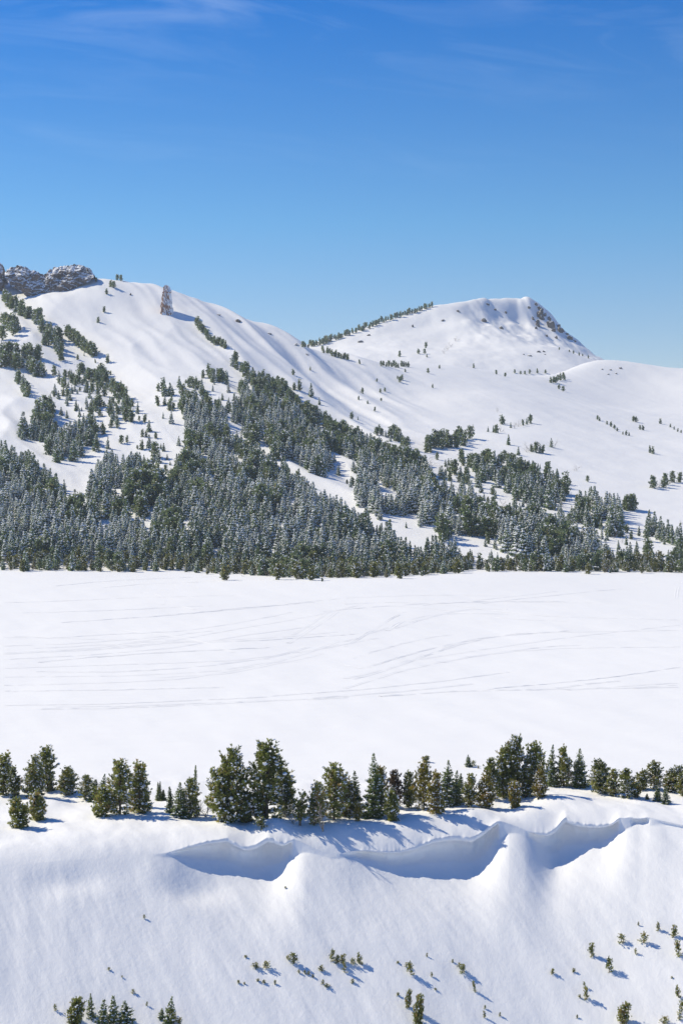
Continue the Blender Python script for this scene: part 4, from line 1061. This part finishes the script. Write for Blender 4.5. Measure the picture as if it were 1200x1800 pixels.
gxx = np.concatenate([gxx, mc[:, 0]]); gy = np.concatenate([gy, mc[:, 1]]); gz = np.concatenate([gz, mc[:, 2]])
hm = np.concatenate([hm, np.array([q[2] for q in MASS]) * mc[:, 1] / F]); idx = np.concatenate([idx, np.array([q[3] for q in MASS])])
rest = np.concatenate([rest, nb0 + np.arange(k)])
fm = bpy.data.meshes.new('forest')
fm.vertices.add(len(rest)); fm.vertices.foreach_set('co', np.stack([gxx[rest], gy[rest], gz[rest] - 0.05], -1).astype(np.float32).ravel())
H0 = np.array([k.H for k in KSET])
sz = hm[rest] / H0[idx[rest]]
wd = sz * NR.uniform(0.9, 1.25, len(rest))
a = fm.attributes.new('tree_scale', 'FLOAT_VECTOR', 'POINT'); a.data.foreach_set('vector', np.stack([wd, wd, sz], -1).astype(np.float32).ravel())
a = fm.attributes.new('tree_turn', 'FLOAT', 'POINT'); a.data.foreach_set('value', NR.uniform(0, 6.28, len(rest)).astype(np.float32))
a = fm.attributes.new('tree_kind', 'INT', 'POINT'); a.data.foreach_set('value', idx[rest].astype(np.int32))
forest = obj('forest', fm); forest['kind'] = 'stuff'; forest['label'] = 'dense snow-dusted conifer forest covering the lower mountain slopes'; forest['category'] = 'forest'
src = bpy.data.collections.new('forest_shapes')
for i, k in enumerate(KSET):
    src.objects.link(bpy.data.objects.new(f'shape_{i:02d}', k.joined))
ng = bpy.data.node_groups.new('forest', 'GeometryNodeTree')
ng.interface.new_socket('Geometry', in_out='INPUT', socket_type='NodeSocketGeometry')
ng.interface.new_socket('Geometry', in_out='OUTPUT', socket_type='NodeSocketGeometry')
gn, gl = ng.nodes, ng.links
g_in, g_out = gn.new('NodeGroupInput'), gn.new('NodeGroupOutput')
iop = gn.new('GeometryNodeInstanceOnPoints'); ci = gn.new('GeometryNodeCollectionInfo')
ci.inputs['Collection'].default_value = src; ci.inputs['Separate Children'].default_value = True; ci.inputs['Reset Children'].default_value = True
def named(n, t):
    q = gn.new('GeometryNodeInputNamedAttribute'); q.data_type = t; q.inputs['Name'].default_value = n; return q.outputs[0]
cx_ = gn.new('ShaderNodeCombineXYZ'); gl.new(named('tree_turn', 'FLOAT'), cx_.inputs[2])
iop.inputs['Pick Instance'].default_value = True
gl.new(g_in.outputs[0], iop.inputs['Points']); gl.new(ci.outputs[0], iop.inputs['Instance'])
gl.new(named('tree_kind', 'INT'), iop.inputs['Instance Index']); gl.new(cx_.outputs[0], iop.inputs['Rotation'])
gl.new(named('tree_scale', 'FLOAT_VECTOR'), iop.inputs['Scale']); gl.new(iop.outputs[0], g_out.inputs[0])
md = forest.modifiers.new('forest', 'NODES'); md.node_group = ng
print('forest', len(sel), 'own', len(own), 'rest', len(rest))

# ------------------------------------------------------------------ ski tracks pressed into the snow field
def track(pts, w=0.3, hgt=0.10, seed=0):
    pts = np.array(pts, float); d = np.concatenate([[0], np.cumsum(np.hypot(*np.diff(pts, axis=0).T))])
    n = max(24, int(d[-1] / 4)); t = np.linspace(0, d[-1], n)
    # smooth curve through the spots
    px = gsmooth(np.interp(t, d, pts[:, 0]), 5); py = gsmooth(np.interp(t, d, pts[:, 1]), 5)
    py = py + 0.6 * fbm2(t / 30, t * 0, seed, 2)
    Y = F * CZ / (py - HOR)
    for _ in range(4): Y = F * (CZ - z_plain(px, Y)) / (py - HOR)
    X = (px - 600) / F * Y; C = np.stack([X, Y], -1)
    tg = np.gradient(C, axis=0); tg /= np.linalg.norm(tg, axis=1)[:, None]; nrm = np.stack([-tg[:, 1], tg[:, 0]], -1)
    rough = np.clip(0.65 + 0.9 * fbm2(t / 16, t * 0 + seed, seed + 2, 3), 0.0, 1.5)
    V = []
    for o, z in ((-1.5, -0.05), (-1.05, 0.9), (-0.75, 0.75), (-0.5, 0.05), (0.5, 0.05), (0.75, 0.75), (1.05, 1.0), (1.5, -0.05)):
        q = C + nrm * (o * w + 0.05 * fbm2(t / 7, t * 0 + o, seed + 5, 2)[:, None])
        zz_ = z_plain(600 + q[:, 0] / q[:, 1] * F, q[:, 1])
        V.append(np.stack([q[:, 0], q[:, 1], zz_ + 0.012 + z * hgt * rough - 0.02 * (rough < 0.15)], -1))
    V = np.array(V)
    o = obj('ski_track', mesh_np('ski_track', V.reshape(-1, 3), grid_faces(*V.shape[:2], True), mats=[M_FIELD]), field)
TR = [[(0,1240),(180,1238),(420,1228),(640,1212),(800,1195),(900,1180)], [(90,1243),(300,1238),(520,1230),(700,1215)], [(0,1205),(200,1200),(330,1193),(480,1165),(560,1140),(600,1130)], [(0,1190),(220,1188),(380,1180),(520,1155),(600,1125)],
 [(600,1212),(700,1180),(800,1158),(900,1145),(1000,1139),(1200,1137)], [(600,1195),(680,1175),(760,1145),(830,1122),(930,1112),(1200,1108)], [(640,1175),(720,1150),(800,1130),(880,1118),(1010,1108)], [(850,1212),(960,1203),(1080,1190),(1200,1172)], [(990,1214),(1100,1206),(1200,1200)],
 [(0,1148),(120,1145),(240,1138),(340,1120),(420,1105),(540,1085),(640,1062)], [(0,1160),(150,1152),(300,1140),(420,1118),(560,1100)], [(60,1165),(200,1152),(320,1146),(480,1138)], [(0,1120),(80,1122),(200,1115),(320,1110),(420,1095),(520,1075)], [(20,1118),(160,1124),(330,1128),(500,1120),(600,1110)],
 [(210,1108),(280,1115),(340,1123),(380,1135),(410,1147),(417,1150)], [(240,1040),(280,1044),(302,1052),(300,1060),(280,1066)], [(320,1066),(345,1072)], [(500,1135),(540,1110),(580,1085),(600,1070)], [(600,1140),(640,1118),(680,1090),(720,1072)], [(600,1130),(660,1110),(740,1082),(820,1078),(900,1080)],
 [(0,1150),(160,1142),(330,1128)], [(90,1031),(180,1022),(300,1016),(400,1013)], [(100,1095),(300,1082),(450,1068),(560,1058)], [(600,1062),(700,1058),(800,1064),(900,1078),(1000,1085),(1200,1090)], [(560,1076),(640,1068),(760,1060),(900,1058),(1050,1060)], [(840,1062),(900,1054),(980,1046),(1100,1034)], [(1115,1018),(1122,1021),(1134,1026)], [(1191,1030),(1188,1042),(1187,1054)],
 [(640,1175),(620,1172),(600,1168)], [(700,1165),(860,1140),(1000,1120),(1200,1098)], [(0,1175),(160,1170),(320,1165),(480,1158)], [(660,1225),(800,1215),(950,1212),(1200,1208)], [(0,1215),(200,1213),(400,1208)], [(250,1168),(420,1160),(560,1142),(680,1118)], [(0,1136),(120,1132),(260,1122),(380,1108)], [(500,1062),(620,1050),(760,1046),(900,1048)], [(0,1060),(120,1056),(260,1050),(420,1046)], [(30,1078),(220,1072),(380,1064)]]
EXTRA = []
for t in TR[:14] + TR[17:27]:
    for q in range(1):
        dy, dx, a0, a1_ = R.uniform(-9, 7), R.uniform(-60, 60), R.uniform(0, 0.35), R.uniform(0.6, 1)
        p = np.array(t, float); u = np.linspace(a0, a1_, 6) * (len(p) - 1)
        EXTRA.append([(float(np.interp(v, range(len(p)), p[:, 0])) + dx, float(np.interp(v, range(len(p)), p[:, 1])) + dy + R.uniform(-1.5, 1.5)) for v in u])
for i, t in enumerate(TR + EXTRA): track(t, w=R.uniform(0.16, 0.32), hgt=R.uniform(0.02, 0.055), seed=200 + i)

# ------------------------------------------------------------------ thin mountain air
hv = np.array([[x, y, z] for x in (-1600, 1600) for y in (-120, 1560) for z in (-61.5, 182)], float)
hf = np.array([[0, 1, 3, 2], [4, 6, 7, 5], [0, 4, 5, 1], [2, 3, 7, 6], [0, 2, 6, 4], [1, 5, 7, 3]])
M_HAZE = bpy.data.materials.new('haze'); M_HAZE.use_nodes = True
_n = M_HAZE.node_tree.nodes; _n.clear()
_o = _n.new('ShaderNodeOutputMaterial'); _v = _n.new('ShaderNodeVolumePrincipled')
_v.inputs['Color'].default_value = (0.80, 0.90, 1.0, 1); _v.inputs['Density'].default_value = 0.00016; _v.inputs['Anisotropy'].default_value = 0.0
M_HAZE.node_tree.links.new(_v.outputs[0], _o.inputs['Volume'])
haze = obj('haze', mesh_np('haze', hv, hf, smooth=False, mats=[M_HAZE])); haze['kind'] = 'stuff'
